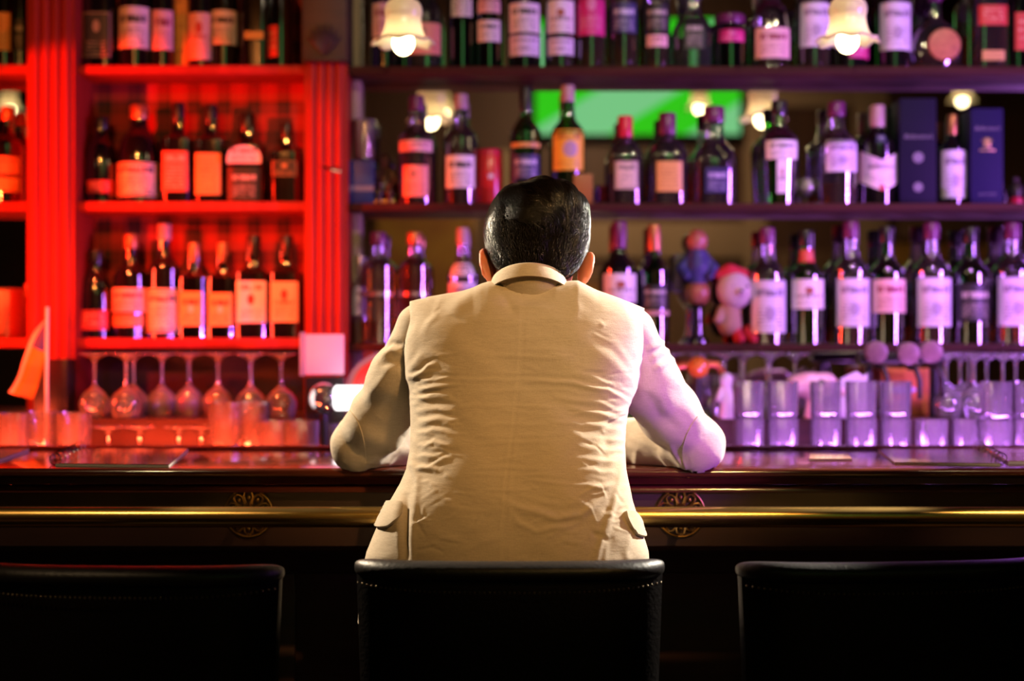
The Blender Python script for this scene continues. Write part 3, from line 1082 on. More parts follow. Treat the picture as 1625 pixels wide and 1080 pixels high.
def bottle(label, name, shelf, px, hw, top, kind, gl, liq=None, fill=0.5, cap='black', labels=(), Y=None, turn=0.0, text=None, cat='bottle', flat=1.0):
    """px, hw, top: the bottle's middle, half width and top in photo pixels at its depth; labels: (y0, y1, half angle, material[, pixel shift])"""
    if Y is None:
        Y = 3.658 if shelf in 'tmb' else 3.675
    z0 = ZS[shelf]
    x = (px - CX) * Y / FPX
    R = hw * Y / FPX
    H = CAMZ + (CY - top) * Y / FPX - z0
    pts, capz, n = PROF[kind]
    base = thing(name, label, cat, (x, Y, z0 + 0.0005), GROUPS[shelf], turn)
    cv = catmull([(r, z) for r, z in pts], 3)
    prof = [(max(float(r), 0.002) * R, float(z) * H) for r, z in cv]
    part('glass_body', MB().lathe(prof, 36, n, flat), G[gl], base, None, 50)
    if liq:
        lp = [(0.001, .012 * H), (.86 * R, .012 * H), (.93 * R, .03 * H)]
        k = 10
        for j in range(1, k + 1):
            z = .03 + (fill - .03) * j / k
            lp.append((prof_r(pts, z) * R * .93, z * H))
        lp.append((0.001, fill * H))
        part('liquid', MB().lathe(lp, 28, n, flat), LQ[liq], base, None, 50)
    rc = prof_r(pts, capz + 0.01) * R * 1.12
    cp = [(rc * .98, capz * H), (rc, capz * H + .002), (rc, H - .004), (rc * .9, H), (0.0005, H)]
    if cap:
        part('cap', MB().lathe(cp, 20), CAPS[cap], base)
    for lab in labels:
        y0, y1, ang, mat = lab[:4]
        Yf = Y - R * flat
        za = CAMZ + (CY - y1) * Yf / FPX - z0
        zb = CAMZ + (CY - y0) * Yf / FPX - z0
        off = lab[4] if len(lab) > 4 else 0.0
        lp = []
        for j in range(9):
            z = za + (zb - za) * j / 8
            lp.append((prof_r(pts, min(max(z / H, 0.01), 0.99)) * R + 0.0012, z))
        part('label' if zb < capz * H * 0.8 else 'neck_label', MB().lathe(lp, 20, n, flat, (0, 0, 0), -PI / 2 - ang + off, -PI / 2 + ang + off), mat, base)
    if text:
        for s, size, py, mat, sh in text:
            Yf = Y - R * flat
            me = text_mesh(s, size, sh)
            me.transform(Matrix.Translation((0, -R * flat - 0.0016, CAMZ + (CY - py) * Yf / FPX - z0)))
            part('lettering', me, mat, base)
    return base


WHITE = (0.80, 0.76, 0.72)
INK = (0.06, 0.05, 0.05)
LB = {
    'white': paper('white_label', WHITE, INK, 6, .08, .5, head=(.62, .8)),
    'white2': paper('white_label_seal', WHITE, (.25, .2, .18), 5, .06, .3, (.5, .62, .12, (.35, .10, .05)), head=(.38, .5)),
    'cream': paper('cream_label', (0.74, 0.62, 0.42), INK, 8, .06, .6, head=(.7, .86), frame=.07),
    'pink': paper('pink_label', (0.80, 0.50, 0.46), (.3, .05, .08), 6, .1, .5, head=(.6, .8)),
    'salmon': paper('salmon_label', (0.80, 0.32, 0.20), (.5, .08, .06), 5, .1, .45, (.4, .72, .14, (.35, .18, .12))),
    'magenta': paper('magenta_label', (0.60, 0.02, 0.18), (.75, .3, .4), 5, .1, .4, (.5, .66, .14, (.7, .2, .35))),
    'black': paper('black_label', (0.014, 0.012, 0.012), (.45, .40, .34), 6, .1, .5, head=(.62, .78)),
    'blackgold': paper('black_gold_label', (0.02, 0.016, 0.014), (.42, .30, .14), 4, .1, .4, (.5, .68, .13, (.42, .3, .14)), frame=.05),
    'ochre': paper('ochre_label', (0.70, 0.40, 0.10), (.35, .15, .03), 7, .1, .85, dens=.55),
    'orange': paper('orange_label', (0.75, 0.34, 0.12), (.25, .05, .02), 7, .08, .6, head=(.68, .84), frame=.06),
    'orangeseal': paper('orange_label_seal', (0.78, 0.50, 0.30), (.5, .12, .06), 5, .1, .4, (.5, .68, .13, (.60, .03, .02)), head=(.44, .54)),
    'whiteseal': paper('white_label_red_seal', (0.82, 0.70, 0.62), (.5, .12, .06), 5, .1, .34, (.5, .56, .13, (.60, .03, .02)), head=(.78, .92)),
    'yellow': paper('yellow_label', (0.80, 0.48, 0.04), (.40, .16, .02), 3, .05, .22, (.55, .52, .2, (.42, .30, .34)), head=(.76, .9)),
    'red': paper('red_label', (0.62, 0.05, 0.03), (.8, .4, .2), 3, .15, .8),
    'redprint': paper('red_printed_label', (0.70, 0.16, 0.08), (.92, .6, .4), 7, .1, .7, head=(.76, .9)),
    'lilac': paper('pale_label', (0.72, 0.66, 0.74), (.22, .16, .24), 6, .1, .5, (.5, .36, .13, (.42, .34, .44)), head=(.7, .84)),
    'silver': pbr('silver_foil', (0.75, 0.77, 0.8), 0.2, 0.9),
    'navy': paper('navy_label', (0.03, 0.03, 0.10), (.5, .5, .6), 5, .1, .5, head=(.6, .8)),
    'arch': paper('arched_orange_label', (0.78, 0.40, 0.10), (.35, .06, .02), 4, .08, .4, (.5, .5, .12, (.8, .62, .4)), head=(.62, .78)),
}
# --- top mirrored shelf
B = bottle
B('dark bottle with a pinkish label, behind the left tulip lamp', 'whisky_bottle', 't', 612, 24, -70, 'whisky', 'dark', None, .5, 'black', [(4, 58, .9, LB['pink'])])
B('clear shouldered bottle with a salmon label, right of the left tulip lamp', 'gin_bottle', 't', 672, 29, -48, 'squat', 'clear', 'water', .5, 'silver', [(36, 86, 1.0, LB['salmon'], .1)])
B('third bottle of the top shelf, brown, its white label cut by the frame edge', 'whisky_bottle', 't', 733, 22, -72, 'wine', 'brown', 'red', .45, 'black', [(-30, 26, .8, LB['white'])])
B('bottle with a pink and white banded label on the top shelf', 'whisky_bottle', 't', 776, 22, -70, 'whisky', 'brown', 'red', .4, 'gold', [(-30, 20, .9, LB['pink']), (32, 66, .9, LB['white'])])
B('black bottle with a white label in two pieces on the top shelf', 'wine_bottle', 't', 832, 26, -76, 'wine', 'dark', None, .5, 'black', [(4, 51, 1.1, LB['white']), (56, 88, 1.1, LB['lilac'])])
B('amber bottle with a long white label, left of the magenta one on the top shelf', 'whisky_bottle', 't', 889, 24, -74, 'whisky', 'clear', 'amber', .5, 'gold', [(0, 52, 1.05, LB['white2']), (60, 87, 1.0, LB['lilac'])])
B('amber bottle with a magenta label on the top shelf', 'liqueur_bottle', 't', 937, 24, -70, 'wine', 'clear', 'amber', .45, 'plum', [(-20, 56, 1.1, LB['magenta'])])
B('amber bottle with a navy label, right of the magenta label on the top shelf', 'whisky_bottle', 't', 989, 23, -75, 'whisky', 'clear', 'amber', .52, 'black', [(4, 52, 1.0, LB['navy'])])
B('amber bottle with a black label, left of the square decanter on the top shelf', 'whisky_bottle', 't', 1041, 22, -75, 'whisky', 'clear', 'amber', .52, 'black', [(6, 50, 1.0, LB['black']), (55, 74, .8, LB['pink'])])
B('square clear decanter, nearly empty, on the top shelf', 'decanter', 't', 1098, 31, -20, 'decanter', 'clear', 'water', .25, 'silver', [(30, 78, .5, LB['black'])])
B('short dark jar with painted plum reflections on the top shelf', 'jar', 't', 1158, 27, 25, 'jar', 'brown', 'red', .6, 'plum', [(45, 66, .8, LB['magenta'])])  # magenta patch paints the jar's reflections
B('clear sloping bottle with a pink label, right of the dark jar', 'liqueur_bottle', 't', 1222, 33, -30, 'liqueur', 'clear', 'amber', .3, 'silver', [(43, 92, .9, LB['pink'])])
B('bottle with a tall pale pink label, left of the right tulip lamp', 'whisky_bottle', 't', 1290, 28, -60, 'whisky', 'clear', 'amber', .35, 'pink', [(2, 74, .95, LB['lilac'])])
B('dark bottle hidden behind the right tulip lamp', 'liqueur_bottle', 't', 1347, 30, 4, 'jar', 'dark', None, .5, 'plum', [(70, 92, .7, LB['magenta'], .5)])
B('dark bottle with a large white label, right of the right tulip lamp', 'whisky_bottle', 't', 1418, 26, -76, 'wine', 'dark', None, .5, 'black', [(3, 79, 1.15, LB['lilac'])])
B('square bottle with a slanted red label near the right end of the top shelf', 'whisky_bottle', 't', 1568, 26, -80, 'square', 'clear', 'amber', .35, 'red', [(8, 40, .8, LB['red']), (80, 96, .6, LB['ochre'])])
B('dark edge of a bottle cut by the right frame edge on the top shelf', 'whisky_bottle', 't', 1621, 22, -76, 'square', 'brown', 'amber', .5, 'black', [(20, 80, .7, LB['red'])])
# flat round decanter with a seal
t = thing('decanter', 'flat round decanter with a big orange seal on the top shelf', 'bottle', P(1484, 106.5, 3.652), GROUPS['t'])
t.location.z = ZS['t'] + .0005
R_ = M_(42, 3.69)
dp = [(0.001, 0), (R_ * .6, 0), (R_ * .8, .006), (R_ * .97, .035), (R_, R_ * .8), (R_ * .9, R_ * 1.2), (R_ * .62, R_ * 1.6), (R_ * .3, R_ * 1.85), (R_ * .22, R_ * 2.1), (R_ * .22, R_ * 2.6)]
part('glass_body', MB().lathe([(float(a), float(b)) for a, b in catmull(dp, 4)], 40, 2.0, 0.5), G['clear'], t)
part('liquid', MB().lathe([(0.001, .004), (R_ * .75, .006), (R_ * .9, .035), (R_ * .93, R_ * .6), (0.001, R_ * .6)], 30, 2, .45), LQ['amber'], t)
sm = MB().lathe([(0.0005, .004), (M_(20, 3.6), .004), (M_(25, 3.6), .003), (M_(26, 3.6), 0)], 30)
me = sm.mesh('seal')
me.transform(Matrix.Translation((M_(8, 3.69), -R_ * .5 - .001, M_(35, 3.69))) @ Matrix.Rotation(PI / 2, 4, 'X'))
part('seal', me, pbr('orange_wax_seal', (.55, .20, .07), .4, noise=(90, (.40, .12, .05))), t, 'round orange seal')
part('stopper', MB().lathe([(R_ * .2, R_ * 2.5), (R_ * .3, R_ * 2.65), (R_ * .3, R_ * 3.1), (0.001, R_ * 3.15)], 20), CAPS['plum'], t)

# --- middle mirrored shelf
B('clear bottle with pink labels, second bottle from the red pilaster on the middle shelf', 'gin_bottle', 'm', 661, 30, 153, 'whisky', 'clear', 'red', .35, 'plum', [(222, 240, 1.0, LB['pink']), (262, 312, .7, LB['salmon'])])
B('cognac bottle with a plain white label, left of the red tin on the middle shelf', 'cognac_bottle', 'm', 731, 28, 150, 'whisky', 'clear', 'amber', .52, 'pink', [(246, 298, .9, LB['white'])])
B('green bottle with a dark label just left above the person\'s head', 'gin_bottle', 'm', 834, 25, 138, 'wine', 'green', 'red', .4, 'black', [(226, 233, 1.1, LB['ochre']), (245, 284, 1.0, LB['navy'])])
B('green bottle with a yellow label above the person\'s head', 'whisky_bottle', 'm', 901, 27, 136, 'whisky', 'green', 'amber', .35, 'pink', [(205, 270, 1.05, LB['yellow'])])
B('squat bottle with a bright red wax top, right of the person\'s head', 'bourbon_bottle', 'm', 992, 28, 185, 'squat', 'clear', 'red', .55, 'red', [(256, 300, .6, LB['cream'])])
B('squat bottle with a dark plum top on the middle shelf', 'bourbon_bottle', 'm', 1059, 32, 180, 'squat', 'clear', 'red', .55, 'plum', [(256, 304, .6, LB['ochre'])])
B('rounded decanter bottle with a tall plum neck on the middle shelf', 'decanter', 'm', 1133, 35, 170, 'decanter', 'clear', 'red', .42, 'plum', [(266, 306, .5, LB['navy'])])
B('green shaker-shaped gin bottle with a white T-shaped label', 'gin_bottle', 'm', 1236, 32, 161, 'gin', 'green', None, .5, 'black', [(222, 252, .85, LB['white']), (253, 306, .28, LB['white2'])])
B('clear bottle with a square pale label, right of the green shaker-shaped gin bottle', 'whisky_bottle', 'm', 1327, 34, 163, 'whisky', 'clear', 'amber', .2, 'plum', [(222, 272, .80, LB['lilac'], .1)])
B('bottle with a long pale label between the two tall blue boxes', 'whisky_bottle', 'm', 1511, 21, 183, 'wine', 'dark', None, .5, 'copper', [(238, 314, 1.15, LB['lilac'])])
# the dark bottle with the shield-shaped label
b = B('dark bottle with a white shield label, left of the tall navy box', 'whisky_bottle', 'm', 1392, 30, 168, 'wine', 'dark', None, .5, 'pink', [(212, 228, .3, LB['navy'])])
Yb, Rb = 3.658, M_(30, 3.658)
shield = MB()
vs_, fs, uv_ = [], [], []
nu, nv = 24, 10
for i in range(nu + 1):
    a = -1.25 + 2.5 * i / nu
    s = abs(a) / 1.25
    zt_, zb_ = 254 - 17 * s, 303 - 16 * s
    for j in range(nv + 1):
        py = zb_ + (zt_ - zb_) * j / nv
        vs_.append(((Rb + .0012) * math.sin(a), -(Rb + .0012) * math.cos(a), CAMZ + (CY - py) * (Yb - Rb) / FPX - ZS['m']))
        uv_.append((i / nu, j / nv))
for i in range(nu):
    for j in range(nv):
        a = i * (nv + 1) + j
        fs.append((a, a + nv + 1, a + nv + 2, a + 1))
shield.add(vs_, fs, uv_)
shl = part('label', shield, paper('shield_label', (.80, .70, .68), (.3, .25, .28), 3, .2, .4), b, 'white shield-shaped label')
INKM = pbr('label_ink', (.10, .08, .10), .5)
SILVERM = pbr('silver_print', (.20, .18, .22), .4)


def lettering(parent, s, size, x, y, z, mat, shear=.3, bend=0):
    me = text_mesh(s, size, shear)
    if bend:
        for v in me.vertices:
            a = v.co.x / bend
            v.co = (bend * math.sin(a), v.co.y - bend * math.cos(a) + bend, v.co.z)
    me.transform(Matrix.Translation((x, y, z)))
    return part('lettering', me, mat, parent)


lettering(shl, "Ballantine's", .017, 0, -Rb - .0016, CAMZ + (CY - 264) * (Yb - Rb) / FPX - ZS['m'], INKM, .3, Rb + .0016)
part('wax_seal', MB().ball((0, -Rb - .001, CAMZ + (CY - 298) * (Yb - Rb) / FPX - ZS['m']), .0075, 1, .4, 1), CAPS['red'], shl, 'small red seal')

# --- tall blue boxes and other items of the middle shelf
BLUE = pbr('dark_blue_card', (.006, .004, .020), .6, spec=.15)
BLUE2 = pbr('royal_blue_card', (.010, .007, .050), .6, spec=.15)


def carton(label, xa, xb, top, mat, items, Y=3.612, dep=.085):
    x = ((xa + xb) / 2 - CX) * Y / FPX
    hw_ = (xb - xa) / 2 * Y / FPX
    z0 = ZS['m']
    H = CAMZ + (CY - top) * Y / FPX - z0
    t = thing('bottle_box', label, 'box', (x, Y, z0 + .0005), 'tall blue bottle boxes')
    ca = part('carton', MB().rbox(-hw_, hw_, 0, dep, 0, H, .0015), mat, t)
    part('lid_flap', MB().rbox(-hw_ + .001, hw_ - .001, .001, dep - .001, H - .0005, H + .0015, .0006), mat, ca)
    for kind, py, size in items:
        z = CAMZ + (CY - py) * Y / FPX - z0
        if kind == 'disc':
            me = MB().lathe([(0.0005, .0012), (size, .0012), (size * 1.06, 0)], 28).mesh('emblem')
            me.transform(Matrix.Translation((0, -.0002, z)) @ Matrix.Rotation(PI / 2, 4, 'X'))
            part('emblem', me, SILVERM, ca)
        elif kind == 'crest':
            cm = MB()
            for k in range(-2, 3):
                cm.tube([(0, -.0005, z - .01), (.010 * math.sin(k * .5), -.001, z + .002), (.016 * math.sin(k * .6), -.0005, z + .013 * math.cos(k * .6))], [.0012, .0018, .001], 6)
            cm.rbox(-.009, .009, -.0015, 0, z - .012, z - .004, .0005)
            cm.rbox(-.020, .020, -.0012, 0, z - .022, z - .0185, .0005)
            cm.ball((0, -.0005, z + .002), .008, 1, .2, 1.1, 14, 8)
            part('emblem', cm, pbr('gilt_print', (.50, .32, .14), .35, .5), ca)
        else:
            lettering(ca, kind, size, 0, -.001, z, SILVERM)
    return t


carton("tall dark navy box beside the shield-label bottle, taller of the two blue boxes", 1428, 1486, 157, BLUE, (("Ballantine's", 217, .0165), ('disc', 250, .013), ('disc', 297, .0115)))
carton("royal blue box with a gilt crest, right of the two tall blue boxes", 1541, 1592, 173, BLUE2, (("Ballantine's", 204, .0145), ('crest', 226, 1), ("scotch whisky", 308, .008)))
t = thing('gift_box', 'short blue box at the left end of the middle shelf under a clear tumbler', 'box', P(574, 323, 3.66), None)
t.location.z = ZS['m'] + .0005
hb = M_(70, 3.66) * .98
part('carton', MB().rbox(-M_(21, 3.66), M_(21, 3.66), -.03, .045, 0, hb, .0015), pbr('mid_blue_card', (.012, .03, .15), .4), t)
part('band', MB().box(-M_(20.9, 3.66), M_(20.9, 3.66), -.0306, -.03, hb * .3, hb * .42), SILVERM, t)
GL = glass('hazed_glass', (0.95, 0.95, 0.95), 0.08, 0.26, (.95, .92, .92), 1.6, 5.0)  # pale haze paints the glow of lit glass

GLW = glass('stem_glass', (0.94, 0.94, 0.94), 0.08, 0.55, (.95, .92, .92), 1.6, 5.0)  # stronger painted haze, so the stemware looks lit


def tumbler_mesh(R, H, taper=.86, wall=.003):
    out = [(0.001, 0), (R * taper * .9, 0), (R * taper, .003)] + [(R * (taper + (1 - taper) * j / 6), .003 + (H - .003) * j / 6) for j in range(1, 7)]
    inn = [((R - wall) * (taper + (1 - taper) * j / 6), .010 + (H - .010) * j / 6) for j in range(6, -1, -1)] + [(0.001, .010)]
    ruf = (lambda r, z, t: (r * (1 + .022 * math.cos(12 * t)) if r > wall * 2 and z < H * .86 else r, z))
    return MB().lathe(out + inn, 60, ruffle=ruf).mesh('glass_body', 50)


t = thing('tumbler', 'clear tumbler standing on the short blue box', 'glass', (P(578, 300, 3.66).x, 3.665, ZS['m'] + hb + .001))
part('glass_body', tumbler_mesh(M_(19, 3.66), M_(66, 3.66)), GL, t)
t = thing('figurine', 'small dark seated figurine beside the short blue box', 'figurine', P(611, 323, 3.66))
t.location.z = ZS['m'] + .0005
DARKFIG = pbr('dark_figurine', (.03, .018, .014), .4)
s_ = SDF((-.035, -.03, -.002), (.035, .03, .15), .0022)
s_.ell((0, 0, .118), (.014, .015, .018), .004).chain([(0, 0, .10), (0, .003, .07), (0, 0, .035)], [.010, .018, .02], .008)
s_.chain([(-.018, 0, .088), (-.026, -.006, .065), (-.012, -.018, .05)], [.008, .007, .006], .006).chain([(.018, 0, .088), (.027, -.004, .062), (.015, -.018, .048)], [.008, .007, .006], .006)
s_.chain([(-.010, 0, .035), (-.014, -.02, .03), (-.014, -.02, .006)], [.011, .010, .008], .006).chain([(.010, 0, .035), (.014, -.02, .03), (.014, -.02, .006)], [.011, .010, .008], .006)
part('figure', s_.mesh('figure'), DARKFIG, t)
part('plinth', MB().rbox(-.028, .028, -.026, .026, 0, .012, .003), BRASS_OLD, t, 'gold plinth')
t = thing('tin', 'red tin with a white star on the middle shelf, left of the person\'s head', 'tin', P(777, 323, 3.67))
t.location.z = ZS['m'] + .0005
Rt, Ht = M_(21, 3.67), M_(88, 3.67)
REDTIN = pbr('red_tin', (.60, .02, .02), .3, coat=.3)
part('can', MB().lathe([(0.001, 0), (Rt * .95, 0), (Rt, .004), (Rt, Ht * .88), (Rt * .96, Ht * .9)], 32), REDTIN, t)
part('lid', MB().lathe([(Rt * .97, Ht * .89), (Rt * .97, Ht * .98), (Rt * .9, Ht), (0.001, Ht)], 32), CAPS['red'], t)
star = []
for k in range(10):
    a = PI / 2 + PI * k / 5
    r = .0105 if k % 2 == 0 else .0045
    star.append((r * math.cos(a), r * math.sin(a)))
me = MB().prism(star, 'y', -Rt - .0012, -Rt + .002).mesh('star')
me.transform(Matrix.Translation((.004, 0, Ht * .50)))
part('star', me, WHITE_CERAMIC, t, 'small white star')
t = thing('candle_glass', 'small red candle glass right of the person\'s head', 'glass', P(956, 323, 3.66))
t.location.z = ZS['m'] + .0005
part('glass_body', tumbler_mesh(.018, .05, .8), glass('red_glass', (.8, .10, .12), .05, .15, (.8, .1, .1)), t)
part('candle', MB().lathe([(.001, .011), (.012, .011), (.012, .028), (.001, .029)], 16), WHITE_CERAMIC, t)
t = thing('yellow_box', 'dark amber display box behind the person\'s head under the yellow label', 'box', P(915, 323, 3.60))
t.location = (P(925, 300, 3.625).x, 3.625, ZS['m'] + .0005)
part('carton', MB().rbox(-.024, .024, -.012, .012, 0, .075, .002), pbr('amber_card', (.30, .13, .02), .4), t)
t = thing('snifter', 'small round snifter glass with a glowing pale ball on the middle shelf', 'glass', P(1280, 323, 3.66))
t.location.z = ZS['m'] + .0005
sn = catmull([(.001, .001), (.018, .0), (.018, .002), (.004, .006), (.0035, .018), (.015, .024), (.023, .038), (.0235, .05), (.018, .068)], 4)
part('glass_body', MB().lathe([(float(a), float(b_)) for a, b_ in sn], 24), GL, t)
part('ball', MB().ball((0, 0, .048), .0205, seg=24, ring=14), pbr('pearl_ball', (.85, .75, .80), .3, sss=0), t)
t = thing('bottle_stopper', 'small dark ornament with a red base at the right end of the middle shelf', 'ornament', P(1612, 323, 3.66))
t.location.z = ZS['m'] + .0005
part('body', MB().lathe([(.001, .02), (.014, .02), (.017, .03), (.012, .05), (.006, .058), (.010, .068), (.001, .074)], 18), DARKFIG, t)
part('base', MB().lathe([(.001, 0), (.018, 0), (.019, .012), (.012, .021), (.001, .022)], 20), CAPS['red'], t)

# --- lower mirrored shelf
B('slim clear bottle in the corner beside the red pilaster on the lower shelf', 'liqueur_bottle', 'b', 571, 14, 405, 'wine', 'clear', 'water', .4, 'silver', [(455, 500, .7, LB['lilac'])], 3.68)
B('clear vodka bottle with a silver band, left of the amber one on the lower shelf', 'vodka_bottle', 'b', 600, 28, 369, 'vodka', 'clear', 'gold', .2, 'plum', [(463, 470, 1.25, LB['silver'])])
B('amber vodka-shaped bottle with a silver band, left of the person', 'vodka_bottle', 'b', 658, 26, 369, 'vodka', 'clear', 'gold', .70, 'copper', [(463, 470, 1.25, LB['silver'])])
B('clear bottle with a bright white label behind the person\'s left shoulder', 'vodka_bottle', 'b', 734, 24, 362, 'whisky', 'clear', 'water', .5, 'pink', [(417, 438, .95, LB['white']), (448, 500, 1.1, LB['lilac'])])
B('dark wine bottle with a white label just right of the person\'s ear', 'wine_bottle', 'b', 983, 27, 352, 'wine', 'dark', None, .5, 'plum', [(434, 480, 1.2, LB['white2'])])
B('dark green bottle with a black label, right of the white-labelled wine bottle', 'wine_bottle', 'b', 1038, 24, 357, 'wine', 'dkgreen', None, .5, 'copper', [(452, 490, 1.0, LB['black']), (493, 500, 1.1, LB['pink'])])
RGT = (('whisky_bottle', 'clear', 1217, 30, 362, LB['lilac'], (445, 528), 'clear', 'amber', .18, 'first clear whisky bottle with a big white label, right of the plush doll'),
       ('whisky_bottle', 'green', 1279, 28, 366, LB['white2'], (443, 490), 'green', 'amber', .3, 'first green whisky bottle on the lower shelf, with a white label'),
       ('whisky_bottle', 'clear', 1350, 29, 352, LB['lilac'], (442, 518), 'clear', 'amber', .3, 'second clear whisky bottle with a big white label, between two green bottles'),
       ('whisky_bottle', 'green', 1407, 29, 360, LB['pink'], (443, 496), 'dkgreen', 'amber', .3, 'second green whisky bottle on the lower shelf, with a pinkish label'),
       ('whisky_bottle', 'clear', 1478, 30, 354, LB['lilac'], (441, 518), 'clear', 'amber', .25, 'third clear whisky bottle with a big white label, above the beer taps\' right end'),
       ('whisky_bottle', 'green', 1540, 29, 361, LB['black'], (450, 510), 'dkgreen', 'red', .4, 'third green whisky bottle on the lower shelf, with a black label'),
       ('whisky_bottle', 'clear', 1606, 31, 354, LB['lilac'], (440, 517), 'clear', 'amber', .25, 'clear whisky bottle with a big white label at the right frame edge'))
for nm, k_, px, hw_, top, lm, (ya, yb), gl, lq, fl, lab in RGT:
    B(lab, nm, 'b', px, hw_, top, 'whisky', gl, lq, fl, 'plum' if k_ == 'clear' else 'black', [(ya, yb, 1.05, lm)] + ([(395, 415, 1.2, LB['red'])] if px == 1279 else []))

# --- red shelves
B('black-and-gold-labelled bottle at the left end of the top red shelf', 'whisky_bottle', 'rt', 160, 25, -70, 'square', 'dark', None, .5, 'black', [(18, 92, .8, LB['blackgold'])])
B('dark bottle with a broad white label on the top red shelf', 'whisky_bottle', 'rt', 216, 26, -75, 'wine', 'dark', None, .5, 'black', [(10, 76, 1.15, LB['white'])])
B('dark slim bottle with a narrow pink-orange label on the top red shelf', 'whisky_bottle', 'rt', 259, 19, -72, 'wine', 'dark', None, .5, 'black', [(16, 79, .9, LB['pink'], .2)])
B('dark bottle with an orange label and red seal on the top red shelf', 'whisky_bottle', 'rt', 320, 21, -74, 'wine', 'dark', None, .5, 'black', [(20, 95, 1.0, LB['orangeseal'])])
B('dark bottle with a lilac-white label, right of the orange-labelled one on the top red shelf', 'whisky_bottle', 'rt', 356, 23, -74, 'wine', 'dark', None, .5, 'black', [(16, 70, 1.15, LB['white'])], 3.69)
B('dark bottle with a small gold label on the top red shelf', 'whisky_bottle', 'rt', 407, 22, -70, 'square', 'dark', None, .5, 'black', [(50, 62, .6, LB['ochre'])])
B('dark bottle with painted red glints at the right end of the top red shelf', 'whisky_bottle', 'rt', 446, 20, -70, 'wine', 'brown', 'red', .5, 'copper', [(40, 90, .5, LB['red'], -.6)])  # red patch on its side paints the glints
t = thing('bottle_box', 'slim ochre carton between the bottles on the top red shelf', 'box', P(284, 103, 3.68), None)
t.location.z = ZS['rt'] + .0005
part('carton', MB().rbox(-M_(13, 3.68), M_(13, 3.68), 0, .055, 0, M_(190, 3.68), .0015), LB['ochre'], t)
B('dark round bottle at the left end of the middle red shelf, small red label', 'liqueur_bottle', 'rm', 161, 26, 186, 'liqueur', 'dark', None, .5, 'black', [(286, 306, .85, LB['red'], .2)])
B('bottle with a bucket-shaped white and yellow label on the middle red shelf', 'rum_bottle', 'rm', 221, 33, 168, 'liqueur', 'dark', None, .5, 'copper', [(257, 311, 1.25, LB['cream'])])
B('square bottle with a printed red label on the middle red shelf', 'whisky_bottle', 'rm', 283, 24, 164, 'square', 'dark', None, .5, 'black', [(240, 304, .74, LB['redprint'])])
B('square bottle with a plain amber label on the middle red shelf', 'whisky_bottle', 'rm', 335, 25, 167, 'square', 'dark', None, .5, 'black', [(243, 309, .70, LB['ochre'])])
B('square bottle with a black label on the middle red shelf', 'whisky_bottle', 'rm', 393, 31, 182, 'square', 'dark', None, .5, 'black', [(266, 318, .74, LB['black'])])
B('square bottle with a dark label at the right end of the middle red shelf', 'whisky_bottle', 'rm', 455, 25, 196, 'square', 'dark', None, .5, 'black', [(255, 280, .7, LB['blackgold'])])
ar = MB()
xs = [(-M_(27, 3.65) + M_(54, 3.65) * k / 20) for k in range(21)]
zt0 = CAMZ + (CY - 262) * 3.66 / FPX
ar.prism([(x, 0) for x in (xs[0], xs[-1])] + [(x, M_(10, 3.65) + M_(18, 3.65) * math.sqrt(max(0, 1 - (x / xs[-1]) ** 2))) for x in reversed(xs)], 'y', -.001, .001)
jd = [o for o in COL.objects if o.get('label') == 'square bottle with a black label on the middle red shelf'][0]
me = ar.mesh('label')
me.transform(Matrix.Translation((0, -M_(31, 3.675) - .001, zt0 - ZS['rm'])))
part('label', me, LB['white'], jd, 'white arched label')
B('dark round bottle at the left end of the lower red shelf, red label', 'liqueur_bottle', 'rb', 152, 27, 398, 'liqueur', 'dark', None, .5, 'black', [(492, 523, .85, LB['red'], .2)])
B('bottle with a flared orange and pink label on the lower red shelf', 'rum_bottle', 'rb', 208, 28, 372, 'whisky', 'dark', None, .5, 'copper', [(457, 495, 1.2, LB['pink']), (499, 518, 1.0, LB['orange'])])
B('bottle with a tall cream label and pourer on the lower red shelf', 'whisky_bottle', 'rb', 261, 26, 356, 'whisky', 'dark', None, .5, 'pink', [(458, 528, 1.2, LB['cream'])])
B('first of two bottles with arched orange labels on the lower red shelf', 'whisky_bottle', 'rb', 308, 22, 386, 'square', 'brown', 'red', .5, 'copper', [(463, 517, .72, LB['arch'])])
B('second of two bottles with arched orange labels on the lower red shelf', 'whisky_bottle', 'rb', 354, 23, 386, 'square', 'brown', 'red', .5, 'copper', [(465, 517, .72, LB['arch'])])
B('square bottle with a white label and red seal on the lower red shelf', 'whisky_bottle', 'rb', 403, 27, 374, 'square', 'dark', None, .5, 'black', [(446, 512, .76, LB['whiteseal'])])
B('square orange-labelled bottle at the right end of the lower red shelf', 'whisky_bottle', 'rb', 455, 25, 374, 'square', 'dark', None, .5, 'black', [(447, 511, .76, LB['orangeseal'])])
# --- beyond the left pilaster
B('dark bottle at the left frame edge on the topmost shelf', 'whisky_bottle', 'rt', 8, 17, -70, 'wine', 'brown', 'red', .5, 'black', [(20, 80, .8, LB['ochre'])], 3.68)
B('second dark bottle beyond the left pilaster on the top shelf', 'whisky_bottle', 'rt', 33, 12, -70, 'wine', 'dark', None, .5, 'black', [(30, 80, .7, LB['black'])], 3.7)
B('bottle with two orange label bands at the left frame edge', 'rum_bottle', 'rm', 12, 24, 170, 'whisky', 'brown', 'red', .5, 'copper', [(248, 276, 1.2, LB['orange']), (282, 304, 1.2, LB['ochre'])], 3.67)
t = thing('ice_bucket', 'red-lit copper bucket on the lower shelf at the left frame edge', 'bucket', P(4, 536, 3.68))
t.location.z = ZS['rb'] + .0005
COPPER = pbr('beaten_copper', (.70, .28, .14), .3, .9, bump=(60, .3))
part('pail', MB().lathe([(.001, 0), (.045, 0), (.05, .004), (.056, .12), (.058, .124), (.055, .124), (.053, .12), (.047, .008), (.001, .007)], 36), COPPER, t)
